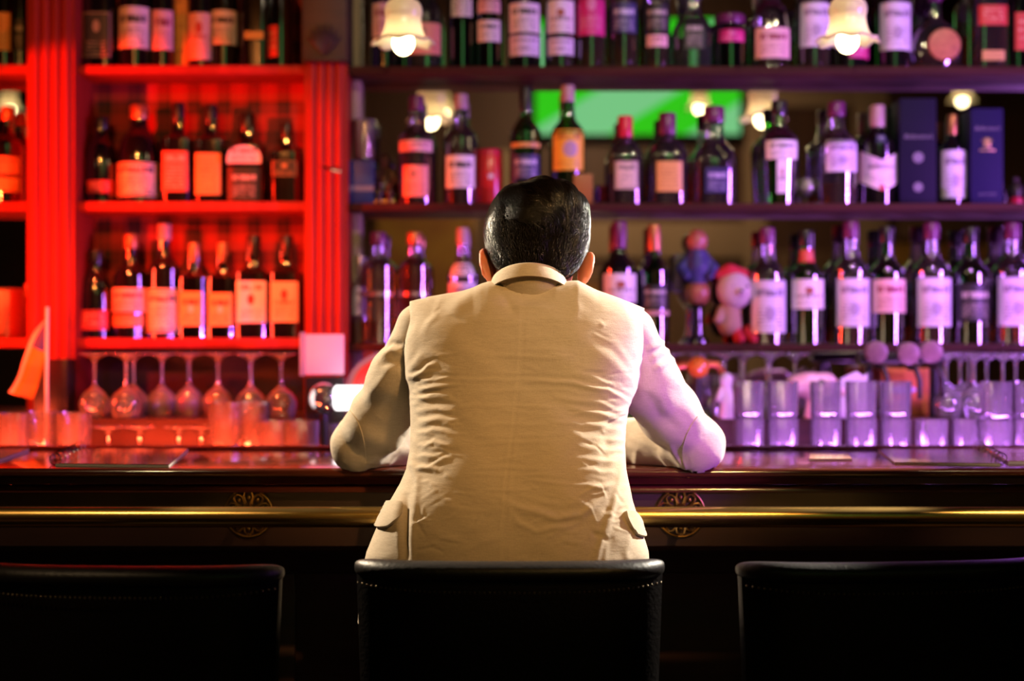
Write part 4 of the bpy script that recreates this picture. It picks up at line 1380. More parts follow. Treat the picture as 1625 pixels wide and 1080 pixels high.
part('handle', MB().tube([(.056, 0, .105), (.064, 0, .125), (.066, 0, .138), (.058, 0, .135)], .005, 10), COPPER, t)
part('rim', MB().lathe([(.057, .118), (.062, .121), (.062, .126), (.056, .127)], 36), COPPER, t)
# ------------------------------------------------------------------ glasses on the back counter
wg = catmull([(.038, .155), (.0375, .1525), (.024, .146), (.0085, .138), (.0046, .128), (.004, .100), (.0055, .078), (.014, .069), (.028, .058), (.0375, .040), (.0385, .026), (.0355, .008), (.033, 0)], 4)
pr = [(float(a), float(b_)) for a, b_ in wg]
BOWL = MB().lathe([p for p in pr if p[1] <= .079], 28).mesh('bowl', 50)
STEM = MB().lathe([p for p in pr if .076 <= p[1] <= .140], 14).mesh('stem', 50)
FOOT = MB().lathe([p for p in pr if p[1] >= .1375], 28).mesh('foot', 50)


def wine_glass(label, px, Y, z0, group):
    t = thing('wine_glass', label, 'glass', ((px - CX) * Y / FPX, Y, z0 + .0008), group)
    part('bowl', BOWL, GLW, t)
    part('stem', STEM, GLW, t)
    part('foot', FOOT, GLW, t)
    return t


gA, gB = 'upturned wine glasses under the lower red shelf', 'upturned wine glasses on the lower step, left'
w0 = wine_glass('upturned wine glass under the red shelf, first from the left pilaster', 150, 3.46, ZT, gA)


def wdup(px, Y, z, label, g):
    return dup(w0, ((px - CX) * Y / FPX, Y, z + .0008), label, g)


for px, Y, lab in ((200, 3.45, 'upturned wine glass under the red shelf, second from the left pilaster'), (212, 3.54, 'upturned wine glass in the back row behind the second one from the left pilaster'),
                   (257, 3.56, 'upturned wine glass under the red shelf, third from the left pilaster'), (300, 3.57, 'upturned wine glass at the dark middle of the red counter'),
                   (346, 3.56, 'upturned wine glass under the red shelf, behind the tall highball glass'), (398, 3.45, 'upturned wine glass under the red shelf, left of the one nearest the card stand'),
                   (446, 3.45, 'upturned wine glass under the red shelf, nearest the card stand')):
    wdup(px, Y, ZT, lab, gA)
for px, lab in ((172, 'upturned wine glass in the front row, first right of the tumblers'), (222, 'upturned wine glass in the front row, second right of the tumblers'),
                (284, 'upturned wine glass in the front row, third right of the tumblers'), (320, 'upturned wine glass in the front row, beside the highball glasses')):
    wdup(px, 3.29, ZL, lab, gB)

TUM = tumbler_mesh(.040, .094, .88)
HIGH = tumbler_mesh(.041, .152, .84)


def tumbler(label, px, Y, z0, me, group, name='tumbler'):
    t = thing(name, label, 'glass', ((px - CX) * Y / FPX, Y, z0 + .0006), group)
    part('glass_body', me, GL, t)
    return t


gT = 'tumblers on the lower step, left'
for px, Y, z, lab in ((65, 3.29, ZL, 'tumbler at the bottom of the short stack by the little flag'), (65, 3.29, ZL + .095, 'tumbler on top of the short stack by the little flag'),
                      (22, 3.22, ZL, 'tumbler at the far left frame edge on the lower step'), (118, 3.24, ZL, 'lower tumbler right of the little flag, at the first bar menu'),
                      (118, 3.24, ZL + .095, 'upper tumbler right of the little flag, at the first bar menu'), (22, 3.22, ZL + .095, 'upper tumbler at the far left frame edge')):
    tumbler(lab, px, Y, z, TUM, gT)
gH = 'highball glasses on the lower step, left'
for px, Y, z, lab in ((358, 3.27, ZL + .06, 'left of the tall highball glasses under the red shelf'), (403, 3.30, ZL + .06, 'second tall highball glass under the red shelf'),
                      (436, 3.22, ZL + .02, 'short front highball glass left of the round glass globe'), (478, 3.22, ZL + .02, 'short front highball glass below the round glass globe'),
                      (512, 3.30, ZL + .01, 'highball glass nearest the person\'s left elbow')):
    tumbler(lab, px, Y, z, HIGH, gH, 'highball_glass')
# the crates the highball glasses stand in
t = thing('glass_tray', 'low tray under the highball glasses on the lower step', 'tray', ((405 - CX) * 3.29 / FPX, 3.29, ZL + .0005))
part('tray', MB().rbox(-.105, .075, -.055, .055, 0, .058, .003), BLACK_PLASTIC, t)
t = thing('glass_tray', 'thin tray under the front highball glasses, before the person\'s left elbow', 'tray', ((462 - CX) * 3.22 / FPX, 3.21, ZL + .0005))
part('tray', MB().rbox(-.085, .075, -.035, .030, 0, .019, .003), BLACK_PLASTIC, t)

# right: stacked tumblers
gS = 'tall stacks of tumblers on the lower step, right'
names = ('first', 'second', 'third', 'fourth', 'fifth')
lev = ('bottom', 'middle', 'topmost')
STK = tumbler_mesh(.0365, .0860, .93)
for i, px in enumerate((1188, 1242, 1310, 1366, 1421)):
    for j in range(3):
        tumbler('%s tumbler of the %s stack from the person\'s right elbow' % (lev[j], names[i]), px, 3.30, ZL + .0866 * j, STK, gS)
gR = 'wine glasses crowded at the right end of the back counter'
for i, (px, Y, lab) in enumerate(((1502, 3.45, 'wine glass just right of the beer taps, front row'), (1546, 3.44, 'second wine glass right of the beer taps, front row'), (1592, 3.45, 'third wine glass right of the beer taps, front row'),
                                  (1524, 3.54, 'first wine glass of the back row right of the beer taps'), (1566, 3.55, 'second wine glass of the back row right of the beer taps'), (1612, 3.54, 'wine glass of the back row at the right frame edge'))):
    wdup(px, Y, ZT, lab, gR)
for px, Y, z, lab in ((1478, 3.27, ZL, 'lower tumbler under the beer tap spouts'), (1478, 3.27, ZL + .0866, 'upper tumbler under the beer tap spouts'),
                      (1532, 3.29, ZL, 'lower tumbler left of the tall stack at the right edge'), (1532, 3.29, ZL + .0866, 'upper tumbler left of the tall stack at the right edge')):
    tumbler(lab, px, Y, z, STK, gS)
for i, px in enumerate((1580, 1628)):
    for j in range(3):
        tumbler('%s tumbler of the stack %s' % (lev[j], ('beside the right frame edge', 'cut by the right frame edge')[i]), px, 3.24 + .03 * i, ZL + .0866 * j, STK, gS)
gM = 'wine glasses behind the person\'s right arm'
for px, Y, lab in ((1062, 3.47, 'wine glass closest behind the person\'s right upper arm'), (1150, 3.46, 'wine glass right of the orange ball tap'), (1180, 3.55, 'wine glass behind the first tumbler stack'),
                   (1222, 3.50, 'wine glass between the first two tumbler stacks, at the back'), (1262, 3.53, 'wine glass left of the pale ceramic ornament')):
    wdup(px, Y, ZT, lab, gM)

# ------------------------------------------------------------------ curios on the back counter
# beer taps
t = thing('beer_tap_tower', 'black beer tap tower with three round badges on the right of the back counter', 'beer tap', ((1435 - CX) * 3.44 / FPX, 3.44, ZT))


def tl(px, py, Y=3.44):
    return P(px, py, Y) - Vector(t.location)


bd = MB()
a, c = tl(1362, 577), tl(1497, 556)
bd.rbox(a.x, c.x, -.015, .03, a.z, a.z + .028, .008)
for px in (1378, 1484):
    p = tl(px, 580)
    bd.tube([(p.x, .008, p.z), (p.x, .008, 0)], .012, 16)
part('tower', bd, BLACK_PLASTIC, t)
for px, py in ((1390, 559), (1441, 561), (1477, 558)):
    p = tl(px, py, 3.42)
    me = MB().lathe([(.001, .006), (.0215, .006), (.026, .004), (.027, 0), (.027, -.012), (.001, -.012)], 32).mesh('badge')
    me.transform(Matrix.Translation((p.x, -.026, p.z)) @ Matrix.Rotation(PI / 2, 4, 'X'))
    part('badge', me, pbr('badge_print', (.20, .11, .11), .4, noise=(120, (.14, .07, .08))), t, 'round pinkish badge')
    q0 = tl(px, py + 22)
    part('spout', MB().tube([(p.x + .004, -.005, q0.z), (p.x + .016, -.03, q0.z - .004), (p.x + .022, -.04, q0.z - .03), (p.x + .022, -.04, q0.z - .075)], .0062, 12), BLACK_PLASTIC, t)
t = thing('beer_sign', 'small orange sign with a lilac swirl behind the beer tap spouts', 'sign', P(1440, 640, 3.53))
t.location.z = ZT
hs = CAMZ + (CY - 584) * 3.53 / FPX - ZT
part('board', MB().rbox(-.064, .076, 0, .012, 0, hs, .004), pbr('orange_board', (.80, .22, .06), .4), t)
part('swirl', MB().ball((-.014, -.001, hs * .55), .03, 1.2, .12, .36), pbr('lilac_print', (.66, .50, .75), .4), t)
# pale ceramic ornament
t = thing('ceramic_ornament', 'pale rounded ceramic fish ornament behind the tumbler stacks', 'ornament', ((1292 - CX) * 3.43 / FPX, 3.43, ZT + .0005))
s_ = SDF((-.09, -.04, -.003), (.09, .04, .125), .003)
s_.ell((-.01, 0, .078), (.055, .028, .032), .01).chain([(.03, 0, .082), (.06, 0, .062), (.07, 0, .05)], [.026, .016, .010], .015).chain([(-.05, 0, .075), (-.068, 0, .06), (-.066, 0, .03)], [.02, .016, .012], .015)
s_.cone((0, 0, .06), (0, 0, .0), .016, .026, .012)
part('body', s_.mesh('body'), pbr('pale_glaze', (.78, .58, .56), .25, noise=(30, (.72, .42, .36))), t)
part('eye', MB().ball((.012, -.027, .085), .009, 1, .5, 1), pbr('dark_glaze', (.03, .05, .03), .2), t, 'dark eye spot')
t = thing('paper_napkins', 'folded pale napkin standing left of the beer tap spouts', 'napkin', ((1355 - CX) * 3.41 / FPX, 3.415, ZT + .0005))
part('fold', MB().prism([(-.032, 0), (.034, 0), (.034, .108), (.026, .100), (.008, .112), (-.03, .094)], 'y', 0, .012), pbr('napkin', (.80, .70, .78), .8), t)
# orange ball tap beside the person's arm
t = thing('ball_tap', 'tap with a shiny orange ball behind the person\'s right arm', 'beer tap', ((1107 - CX) * 3.42 / FPX, 3.42, ZT))
zb_ = CAMZ + (CY - 582) * 3.42 / FPX - ZT
part('ball', MB().ball((0, -.012, zb_), .0262, seg=28, ring=16), pbr('orange_gloss', (.62, .16, .02), .12, coat=.6), t, 'shiny orange ball')
part('arch', MB().tube([(-.085, .02, 0), (-.08, .02, .09), (-.055, .02, .122), (0, .02, .132), (.05, .02, .128), (.068, .02, .10), (.072, .02, 0)], .011, 14), pbr('copper_pipe', (.62, .14, .07), .25, .7), t, 'copper arch')
part('stem', MB().tube([(0, 0, 0), (0, 0, zb_ * .5), (0, -.008, zb_)], .009, 12), BLACK_PLASTIC, t)
t = thing('pale_figurine', 'small pale ceramic figurine left of the first tumbler stack', 'figurine', ((1152 - CX) * 3.42 / FPX, 3.42, ZT + .0005))
s_ = SDF((-.03, -.025, -.002), (.03, .025, .12), .0025)
s_.ell((0, 0, .092), (.016, .016, .018), .004).chain([(0, 0, .08), (.004, 0, .04), (.002, 0, .006)], [.012, .016, .019], .008).chain([(-.012, -.004, .068), (-.02, -.012, .045)], [.007, .006], .005)
part('figure', s_.mesh('figure'), pbr('pale_figure_glaze', (.72, .62, .64), .3), t)

# doll on the lower shelf
t = thing('doll', 'round-headed doll in a blue coat sitting on a ball, on the lower shelf', 'doll', ((1106 - CX) * 3.67 / FPX, 3.67, ZS['b'] + .0005))


def dz(py):
    return CAMZ + (CY - py) * 3.67 / FPX - ZS['b']


part('head', MB().ball((0, 0, dz(383)), M_(17, 3.67), 1, 1, 1.15, 24, 14), pbr('doll_head', (.35, .11, .07), .3, coat=.3), t)
s_ = SDF((-.06, -.045, dz(455)), (.06, .045, dz(392)), .0025)
s_.chain([(0, 0, dz(404)), (0, 0, dz(425)), (0, 0, dz(445))], [.024, .030, .026], .01)
s_.chain([(-.02, 0, dz(408)), (-.042, -.008, dz(425)), (-.03, -.028, dz(440))], [.012, .011, .009], .008).chain([(.02, 0, dz(408)), (.042, -.008, dz(425)), (.03, -.028, dz(440))], [.012, .011, .009], .008)
part('coat', s_.mesh('coat'), pbr('doll_coat', (.03, .03, .13), .5), t, 'blue coat')
part('ball', MB().ball((0, 0, dz(466)), M_(22, 3.67), seg=26, ring=16), pbr('doll_ball', (.34, .11, .06), .3), t, 'orange ball')
part('stand', MB().lathe([(.001, 0), (.032, 0), (.032, .008), (.018, .02), (.015, dz(490)), (.024, dz(483)), (.001, dz(480))], 24), G['dark'], t)
part('pack', MB().rbox(-.062, -.028, .0, .03, dz(462), dz(402), .008), DARKFIG, t, 'dark bag on the back')
# plush toy
t = thing('plush_toy', 'pale round-headed plush toy with a red cap and red boots on the lower shelf', 'toy', ((1163 - CX) * 3.655 / FPX, 3.655, ZS['b'] + .0005))


def dz2(py):
    return CAMZ + (CY - py) * 3.655 / FPX - ZS['b']


PLUSH = pbr('pale_plush', (.58, .46, .46), .9, bump=(400, .6))
s_ = SDF((-.06, -.05, dz2(505)), (.06, .05, dz2(430)), .0025)
s_.ell((.004, -.006, dz2(461)), (.046, .036, .048), .006).ell((.014, -.040, dz2(464)), (.014, .012, .010), .006)
part('head', s_.mesh('head'), PLUSH, t)
fc = MB()
for sx in (-.004, .032):
    fc.ball((sx, -.039, dz2(455)), .0035, 1, .6, 1, 10, 6)
fc.ball((.014, -.052, dz2(463)), .004, 1.3, .6, .8, 10, 6)
part('face', fc, CAPS['black'], t, 'dark eyes and nose')
s_ = SDF((-.06, -.045, -.002), (.07, .05, dz2(470)), .0028)
s_.chain([(-.006, .006, dz2(485)), (-.008, .004, dz2(515))], [.024, .032], .01).chain([(-.028, 0, dz2(492)), (-.042, -.02, dz2(508))], [.012, .010], .006)
part('body', s_.mesh('body'), pbr('beige_plush', (.42, .25, .18), .9, bump=(400, .6)), t)
s_ = SDF((-.07, -.05, dz2(455)), (.07, .05, dz2(412)), .0025)
s_.chain([(-.035, 0, dz2(437)), (-.008, 0, dz2(432)), (.028, -.004, dz2(434))], [.014, .020, .013], .01).ell((.05, -.006, dz2(440)), (.012, .012, .012), .003)
part('cap', s_.mesh('cap'), pbr('red_felt', (.55, .02, .04), .8), t, 'red cap')
for dx in (.0, 1.0):
    s_ = SDF((-.03, -.06, -.001), (.07, .03, .05), .0025)
    s_.chain([(.008 + dx * .03, -.004, .035), (.012 + dx * .03, -.02, .013), (.014 + dx * .032, -.036, .012)], [.013, .013, .011], .006)
    part('boot', s_.mesh('boot'), pbr('red_felt', (.55, .02, .04), .8), t, 'red boot')

# card stand, globe, white tap lamp and oval sign left of the person
Yc = 3.33
t = thing('card_stand', 'pinkish-white display card in a grey frame below the right red pilaster', 'sign', ((514 - CX) * Yc / FPX, Yc, ZL))


def cl(px, py, Y=Yc):
    return P(px, py, Y) - Vector(t.location)


a, c = cl(484, 594), cl(546, 530)
part('card', MB().rbox(a.x, c.x, -.004, .004, a.z, c.z, .003), pbr('display_card', (.85, .62, .56), .6), t)
a2 = cl(476, 596)
part('frame', MB().rbox(a2.x, a.x - .0005, -.008, .012, a2.z, cl(0, 527).z, .003), pbr('grey_frame', (.35, .33, .32), .4), t, 'grey frame edge')
part('stand', MB().rbox(cl(484, 0).x, cl(546, 0).x, -.004, .05, 0, cl(0, 597).z, .006), BLACK_PLASTIC, t, 'black stand')
t = thing('glass_globe', 'round clear glass globe below the display card', 'glass globe', ((514 - CX) * 3.25 / FPX, 3.25, ZL))
zg = CAMZ + (CY - 632) * 3.25 / FPX - ZL
part('globe', MB().ball((0, 0, zg), M_(25, 3.25), seg=32, ring=20), glass('globe_glass', (.9, .88, .88), .03, .10), t)
part('core', MB().ball((.006, .006, zg), M_(11, 3.25)), CAPS['black'], t)
part('pedestal', MB().lathe([(.001, 0), (.03, 0), (.03, .006), (.010, .015), (.009, zg - .036), (.018, zg - .033), (.001, zg - .032)], 24), BLACK_PLASTIC, t)
t = thing('tap_lamp', 'bright white glowing beer tap lamp left of the person', 'lamp', ((578 - CX) * 3.25 / FPX, 3.25, ZL))
zl = CAMZ + (CY - 631) * 3.25 / FPX - ZL
me = MB().lathe([(.001, -.068), (.024, -.068), (.028, -.064), (.028, .06), (.026, .064), (.001, .064)], 30).mesh('lamp_tube')
me.transform(Matrix.Translation((0, 0, zl)) @ Matrix.Rotation(PI / 2, 4, 'Y'))
part('lamp_tube', me, emit('white_lamp', (1.0, .93, .92), 3.2), t, 'glowing white tube')
part('column', MB().tube([(.01, 0, 0), (.01, 0, zl * .5), (.01, 0, zl - .026)], .014, 16), CHROME, t)
t = thing('oval_sign', 'red and white oval beer sign half hidden behind the person\'s left arm', 'sign', ((628 - CX) * 3.40 / FPX, 3.40, ZT))
zo = CAMZ + (CY - 618) * 3.40 / FPX - ZT + .003
for nm, ra, rb, y0, mt, lb in (('rim', .118, .092, .006, pbr('grey_rim', (.36, .24, .18), .35), 'grey-brown rim'), ('red_band', .104, .079, .002, pbr('red_enamel', (.72, .05, .025), .3), 'red band'),
                               ('white_field', .074, .052, -.001, pbr('white_enamel', (.85, .8, .8), .3), 'white middle')):
    el = [(ra * math.cos(2 * PI * k / 56), zo + rb * math.sin(2 * PI * k / 56)) for k in range(56)]
    el = [(x, max(z, 0.0)) for x, z in el]
    part(nm, MB().prism(el, 'y', y0, .02), mt, t, lb)

# little flag
t = thing('table_flag', 'small blue, orange and white table flag on a white pole at the left', 'flag', ((74 - CX) * 3.32 / FPX, 3.32, ZL))


def fl(px, py):
    return P(px, py, 3.32) - Vector(t.location)


part('pole', MB().tube([fl(75, 487), fl(74, 600), (0, 0, 0)], .0042, 10), WHITE_CERAMIC, t, 'white pole')
part('foot', MB().lathe([(.001, 0), (.025, 0), (.025, .006), (.006, .012), (.001, .013)], 20), WHITE_CERAMIC, t)
nu, nv = 14, 22
L_, R_s = [(70, 508), (50, 530), (36, 565), (25, 600), (13, 622)], [(74, 516), (74, 548), (70, 570), (62, 605), (52, 634)]
cl_, cr_ = catmull(L_, 6), catmull(R_s, 6)
nv = len(cl_) - 1
for nm, u0, u1, v0, v1, mt in (('cloth', 0.0, .22, 0, nv, 'w'), ('cloth', .22, 1.0, 0, nv * 4 // 10, 'b'), ('cloth', .22, 1.0, nv * 4 // 10, nv * 6 // 10, 'o'), ('cloth', .22, 1.0, nv * 6 // 10, nv * 8 // 10, 'k'), ('cloth', .22, 1.0, nv * 8 // 10, nv, 'o')):
    m = MB()
    vs_, fs = [], []
    k = 10
    for sgn in (1, -1):
        for j in range(v0, v1 + 1):
            for i in range(k + 1):
                u = u0 + (u1 - u0) * i / k
                p = cl_[j] * (1 - u) + cr_[j] * u
                q = fl(p[0], p[1])
                q.y += .012 * math.sin(u * 5 + j * .12) * (1 - u) + sgn * .0008
                vs_.append(q)
    rows = v1 - v0 + 1
    o2 = rows * (k + 1)
    for j in range(rows - 1):
        for i in range(k):
            a = j * (k + 1) + i
            fs.append((a, a + 1, a + k + 2, a + k + 1))
            fs.append((o2 + a, o2 + a + k + 1, o2 + a + k + 2, o2 + a + 1))
    m.add(vs_, fs)
    part(nm, m, {'w': pbr('flag_white', (.78, .55, .52), .8), 'b': pbr('flag_blue', (.05, .05, .30), .8), 'o': pbr('flag_orange', (.75, .26, .03), .8), 'k': pbr('flag_olive', (.40, .22, .02), .8)}[mt], t,
         {'w': 'white stripe', 'b': 'blue field', 'o': 'orange field', 'k': 'olive field'}[mt], fix=False)
t = thing('napkin_box', 'black box standing in front of the left pilaster\'s foot', 'box', ((88 - CX) * 3.46 / FPX, 3.46, ZT))
part('case', MB().rbox(-.045, .038, -.03, .04, 0, CAMZ + (CY - 569) * 3.46 / FPX - ZT, .005), BLACK_PLASTIC, t)

# ------------------------------------------------------------------ menus on the bar
def menu(label, corners, print_mat, wire=True, thick=.006, side=0):
    """a booklet lying on the bar; corners: four points in pixels on the bar top (near-left, near-right, far-right, far-left)"""
    pts = []
    for px, py in corners:
        Y = (CAMZ - BZ) * FPX / (py - CY)
        pts.append(Vector(((px - CX) * Y / FPX, Y, BZ)))
    c = sum(pts, Vector()) / 4
    t = thing('bar_menu', label, 'menu', c, 'menus lying on the bar')
    loc = [p - c for p in pts]
    vs_ = [(p.x, p.y, .0006) for p in loc] + [(p.x, p.y, thick) for p in loc]
    m = MB().add(vs_, [(0, 3, 2, 1), (0, 1, 5, 4), (1, 2, 6, 5), (2, 3, 7, 6), (3, 0, 4, 7)])
    part('pages', m, pbr('menu_pages', (.55, .50, .45), .5), t)
    m = MB().add([(p.x, p.y, z) for z in (thick, thick + .0012) for p in loc], [(0, 3, 2, 1), (4, 5, 6, 7), (0, 1, 5, 4), (1, 2, 6, 5), (2, 3, 7, 6), (3, 0, 4, 7)],
                 [(0, 0), (1, 0), (1, 1), (0, 1)] * 2)
    part('cover', m, print_mat, t, 'glossy cover')
    if wire:
        a, b_ = (loc[0], loc[3]) if side == 0 else (loc[1], loc[2])
        d = (b_ - a)
        out = Vector((-1 if side == 0 else 1, 0, 0))
        n_ = 7
        for k in range(n_):
            p = a + d * ((k + .5) / n_)
            ring = []
            for j in range(25):
                an = 2 * PI * j / 24
                ring.append(p + out * (.004 - .011 * math.cos(an)) * 1.0 + Vector((0, 0, .0115 + .0105 * math.sin(an))))
            wm = MB().tube(ring, .0011, 6, False)
            part('wire_loop', wm, CHROME, t, 'silver wire loop')
    return t


COVER = pbr('menu_cover_dark', (.045, .03, .028), .10, coat=.5)
menu('wire-bound glossy menu lying on the bar left of the person', ((88, 740), (268, 742), (298, 716), (132, 716)), COVER, True, .005, 0)
menu('corner of a pale menu on the bar at the left frame edge', ((-120, 738), (-12, 738), (46, 717), (-60, 717)), paper('menu_print', (.30, .26, .18), (.6, .5, .3), 4, .1, .9), False)
menu('wire-bound menu with a printed cover at the right end of the bar', ((1420, 737), (1588, 739), (1548, 716), (1394, 716)),
     paper('menu_photo', (.22, .13, .05), (.55, .38, .16), 3, .05, .95, dens=.48, rough=.15), True, .004, 1)
menu('second menu lying behind the wire binding at the right frame edge', ((1600, 737), (1760, 737), (1760, 716), (1566, 716)), paper('menu_photo_pink', (.40, .20, .16), (.6, .4, .5), 3, .05, .95, dens=.5, rough=.15), False, .006)
menu('small card lying on the bar in front of the tumbler stacks', ((1284, 731), (1352, 731), (1346, 722), (1286, 722)), paper('card_print', (.30, .14, .08), (.7, .5, .35), 2, .1, .9, rough=.3), False, .003)
# ------------------------------------------------------------------ the seated person
def linen():
    m, nt, out = newmat('beige_linen')
    L = nt.links
    tc = N(nt, 'ShaderNodeTexCoord')

    def streak(scale, detail=3.0):
        mp = N(nt, 'ShaderNodeMapping')
        mp.inputs['Scale'].default_value = scale
        n = N(nt, 'ShaderNodeTexNoise', i_Scale=1.0, i_Detail=detail)
        L.new(tc.outputs['Object'], mp.inputs[0])
        L.new(mp.outputs[0], n.inputs['Vector'])
        return n.outputs['Fac']
    a, b_ = streak((90, 90, 1100)), streak((1100, 900, 60))
    c = streak((26, 26, 60), 5.0)
    ad = N(nt, 'ShaderNodeMath', operation='ADD')
    L.new(a, ad.inputs[0])
    L.new(b_, ad.inputs[1])
    r = N(nt, 'ShaderNodeValToRGB')
    r.color_ramp.elements[0].position = 0.30
    r.color_ramp.elements[0].color = (0.47, 0.385, 0.285, 1)
    r.color_ramp.elements[1].position = 0.75
    r.color_ramp.elements[1].color = (0.63, 0.53, 0.41, 1)
    hf = N(nt, 'ShaderNodeMath', operation='MULTIPLY')
    hf.inputs[1].default_value = 0.5
    L.new(ad.outputs[0], hf.inputs[0])
    L.new(hf.outputs[0], r.inputs[0])
    b = N(nt, 'ShaderNodeBsdfPrincipled', i_Roughness=0.85)
    b.inputs['Specular IOR Level'].default_value = 0.2
    b.inputs['Sheen Weight'].default_value = 0.15
    L.new(r.outputs[0], b.inputs['Base Color'])
    bp = N(nt, 'ShaderNodeBump', i_Strength=0.30, i_Distance=0.0008)
    L.new(ad.outputs[0], bp.inputs['Height'])
    bp2 = N(nt, 'ShaderNodeBump', i_Strength=0.35, i_Distance=0.004)
    L.new(c, bp2.inputs['Height'])
    L.new(bp.outputs[0], bp2.inputs['Normal'])
    L.new(bp2.outputs[0], b.inputs['Normal'])
    L.new(b.outputs[0], out.inputs[0])
    return m


LINEN = linen()
SKIN = pbr('skin', (0.66, 0.24, 0.15), 0.45, sss=0.35, noise=(40.0, (0.60, 0.20, 0.13)))
per = thing('person', 'man in a beige linen jacket seen from behind, leaning with both elbows on the bar', 'person', (0.0, 2.3, 0.0))
OFF = Vector((0.0, 2.3, 0.0))


def local(me):
    me.transform(Matrix.Translation(-OFF))
    return me


HC = Vector((0.043, 2.462, 1.470))
HR = Matrix.Rotation(math.radians(-26), 3, 'X') @ Matrix.Rotation(math.radians(2), 3, 'Y')


def H(x, y, z):
    return HC + HR @ Vector((x, y, z))


SHL, SHR = P(672, 522, 2.44), P(998, 530, 2.44)
ELL, ELR = P(572, 704, 2.572), P(1103, 704, 2.572)
UPL = [SHL, P(640, 598, 2.462), P(603, 664, 2.52), ELL]
UPR = [SHR, P(1025, 604, 2.462), P(1062, 656, 2.52), ELR]
WRL, WRR = Vector((-.085, 2.745, 1.138)), Vector((.125, 2.760, 1.140))

# ---- the body: one continuous surface
bd = SDF((-.40, 2.12, .24), (.44, 2.96, 1.63), .0042)
bd.chain([(0, 2.335, .86), (.005, 2.325, .98), (.010, 2.350, 1.06), (.015, 2.388, 1.16), (.022, 2.425, 1.28)], [.100, .086, .080, .080, .078], .03)
bd.cone((-.09, 2.335, .85), (.09, 2.335, .85), .10, .10, .04).cone(SHL + Vector((.02, .005, -.005)), SHR + Vector((-.02, .005, -.005)), .048, .048, .04)
bd.cone((-.06, 2.42, 1.21), (.10, 2.42, 1.21), .072, .072, .03)
bd.chain([(.024, 2.432, 1.34), (.034, 2.445, 1.41), (.042, 2.46, 1.46)], [.062, .056, .058], .03)
bd.ell(H(0, -.004, .026), (.0745, .084, .080), .02, HR).ell(H(0, .050, -.045), (.055, .050, .066), .03, HR)
bd.ell(H(0, .082, -.098), (.026, .020, .018), .02, HR).cone(H(0, .092, .022), H(0, .098, -.002), .010, .008, .012).cone(H(0, .098, -.002), H(0, .118, -.030), .007, .0125, .010)
for s in (-1, 1):
    bd.ell(H(s * .032, .098, .006), (.017, .013, .010), .008, HR, True)
    bd.ell(H(s * .032, .084, .006), (.0125, .0125, .0115), .003, HR)
    bd.cone(H(s * .014, .087, .026), H(s * .046, .074, .026), .006, .005, .010)
    bd.ell(H(s * .012, .108, -.034), (.008, .008, .007), .006, HR)
    bd.cone(H(0, .103, -.058), H(s * .020, .094, -.060), .006, .004, .004).cone(H(0, .101, -.068), H(s * .018, .093, -.067), .0065, .004, .004)
    er = HR @ Matrix.Rotation(math.radians(s * 32), 3, 'Z') @ Matrix.Rotation(math.radians(s * 8), 3, 'Y')
    ec = H(s * .0815, -.004, -.020)
    bd.ell(ec, (.0065, .017, .029), .006, er)
    ring = [ec + er @ Vector((s * .004, .016 * math.cos(a) - .002, .029 * math.sin(a) + .003)) for a in [math.radians(d) for d in range(-70, 251, 20)]]
    bd.chain(ring, [.0042] * len(ring), .003)
    bd.ell(ec + er @ Vector((s * .002, .004, -.028)), (.0055, .008, .009), .005, er)
# arms and hands
bd.chain(UPL, [.034, .038, .038, .034], .012).chain([ELL, ELL.lerp(WRL, .35), WRL], [.038, .040, .028], .012)
bd.chain(UPR, [.034, .038, .038, .034], .012).chain([ELR, ELR.lerp(WRR, .35), WRR], [.038, .040, .028], .012)


def hand(wr, d, thumb_side, lift):
    d = d.normalized()
    up = Vector((0, 0, 1))
    s = d.cross(up).normalized() * thumb_side
    k = [wr + d * .035 + s * o + up * lift for o in (.030, .010, -.010, -.028)]
    for q in k:
        bd.cone(wr, q + d * .045, .020, .0125, .012)
    ln = ((.040, .024, .020), (.045, .028, .021), (.041, .026, .021), (.032, .020, .018))
    base = [q + d * .048 for q in k]
    for i in range(4):
        p = base[i]
        dd = (d + s * (.10 - .07 * i)).normalized()
        dn = 0.12
        pts, rad = [p], [.0095]
        for j, l in enumerate(ln[i]):
            dn += .30
            p = p + (dd * math.cos(dn) - up * math.sin(dn)) * l
            pts.append(p)
            rad.append(.0088 - j * .0008)
        bd.chain(pts, rad, .003)
    t0 = wr + d * .022 + s * .022 + up * lift
    bd.chain([t0, t0 + d * .028 + s * .026 - up * .004, t0 + d * .060 + s * .034 - up * .008, t0 + d * .084 + s * .030 - up * .012], [.014, .0125, .0105, .0085], .006)


hand(WRL, Vector((.16, .06, .012)), 1, .004)
hand(WRR, Vector((-.16, .10, .030)), -1, .014)
# legs
for s in (-1, 1):
    hp, kn, an = Vector((s * .095, 2.33, .835)), Vector((s * .155, 2.715, .80)), Vector((s * .135, 2.545, .365))
    bd.chain([hp, hp.lerp(kn, .5), kn], [.085, .072, .052], .03).chain([kn, kn.lerp(an, .3), an], [.052, .052, .036], .02)
    bd.chain([an, an + Vector((0, -.03, -.035))], [.036, .034], .02).chain([an + Vector((0, .0, -.04)), an + Vector((s * .02, .12, -.055))], [.036, .030], .02)
pb_, qb_ = bd.points()
me = local(grid_mesh('body', pb_, qb_))
part('body', me, SKIN, per, 'bare skin at the ears and nape', 180)
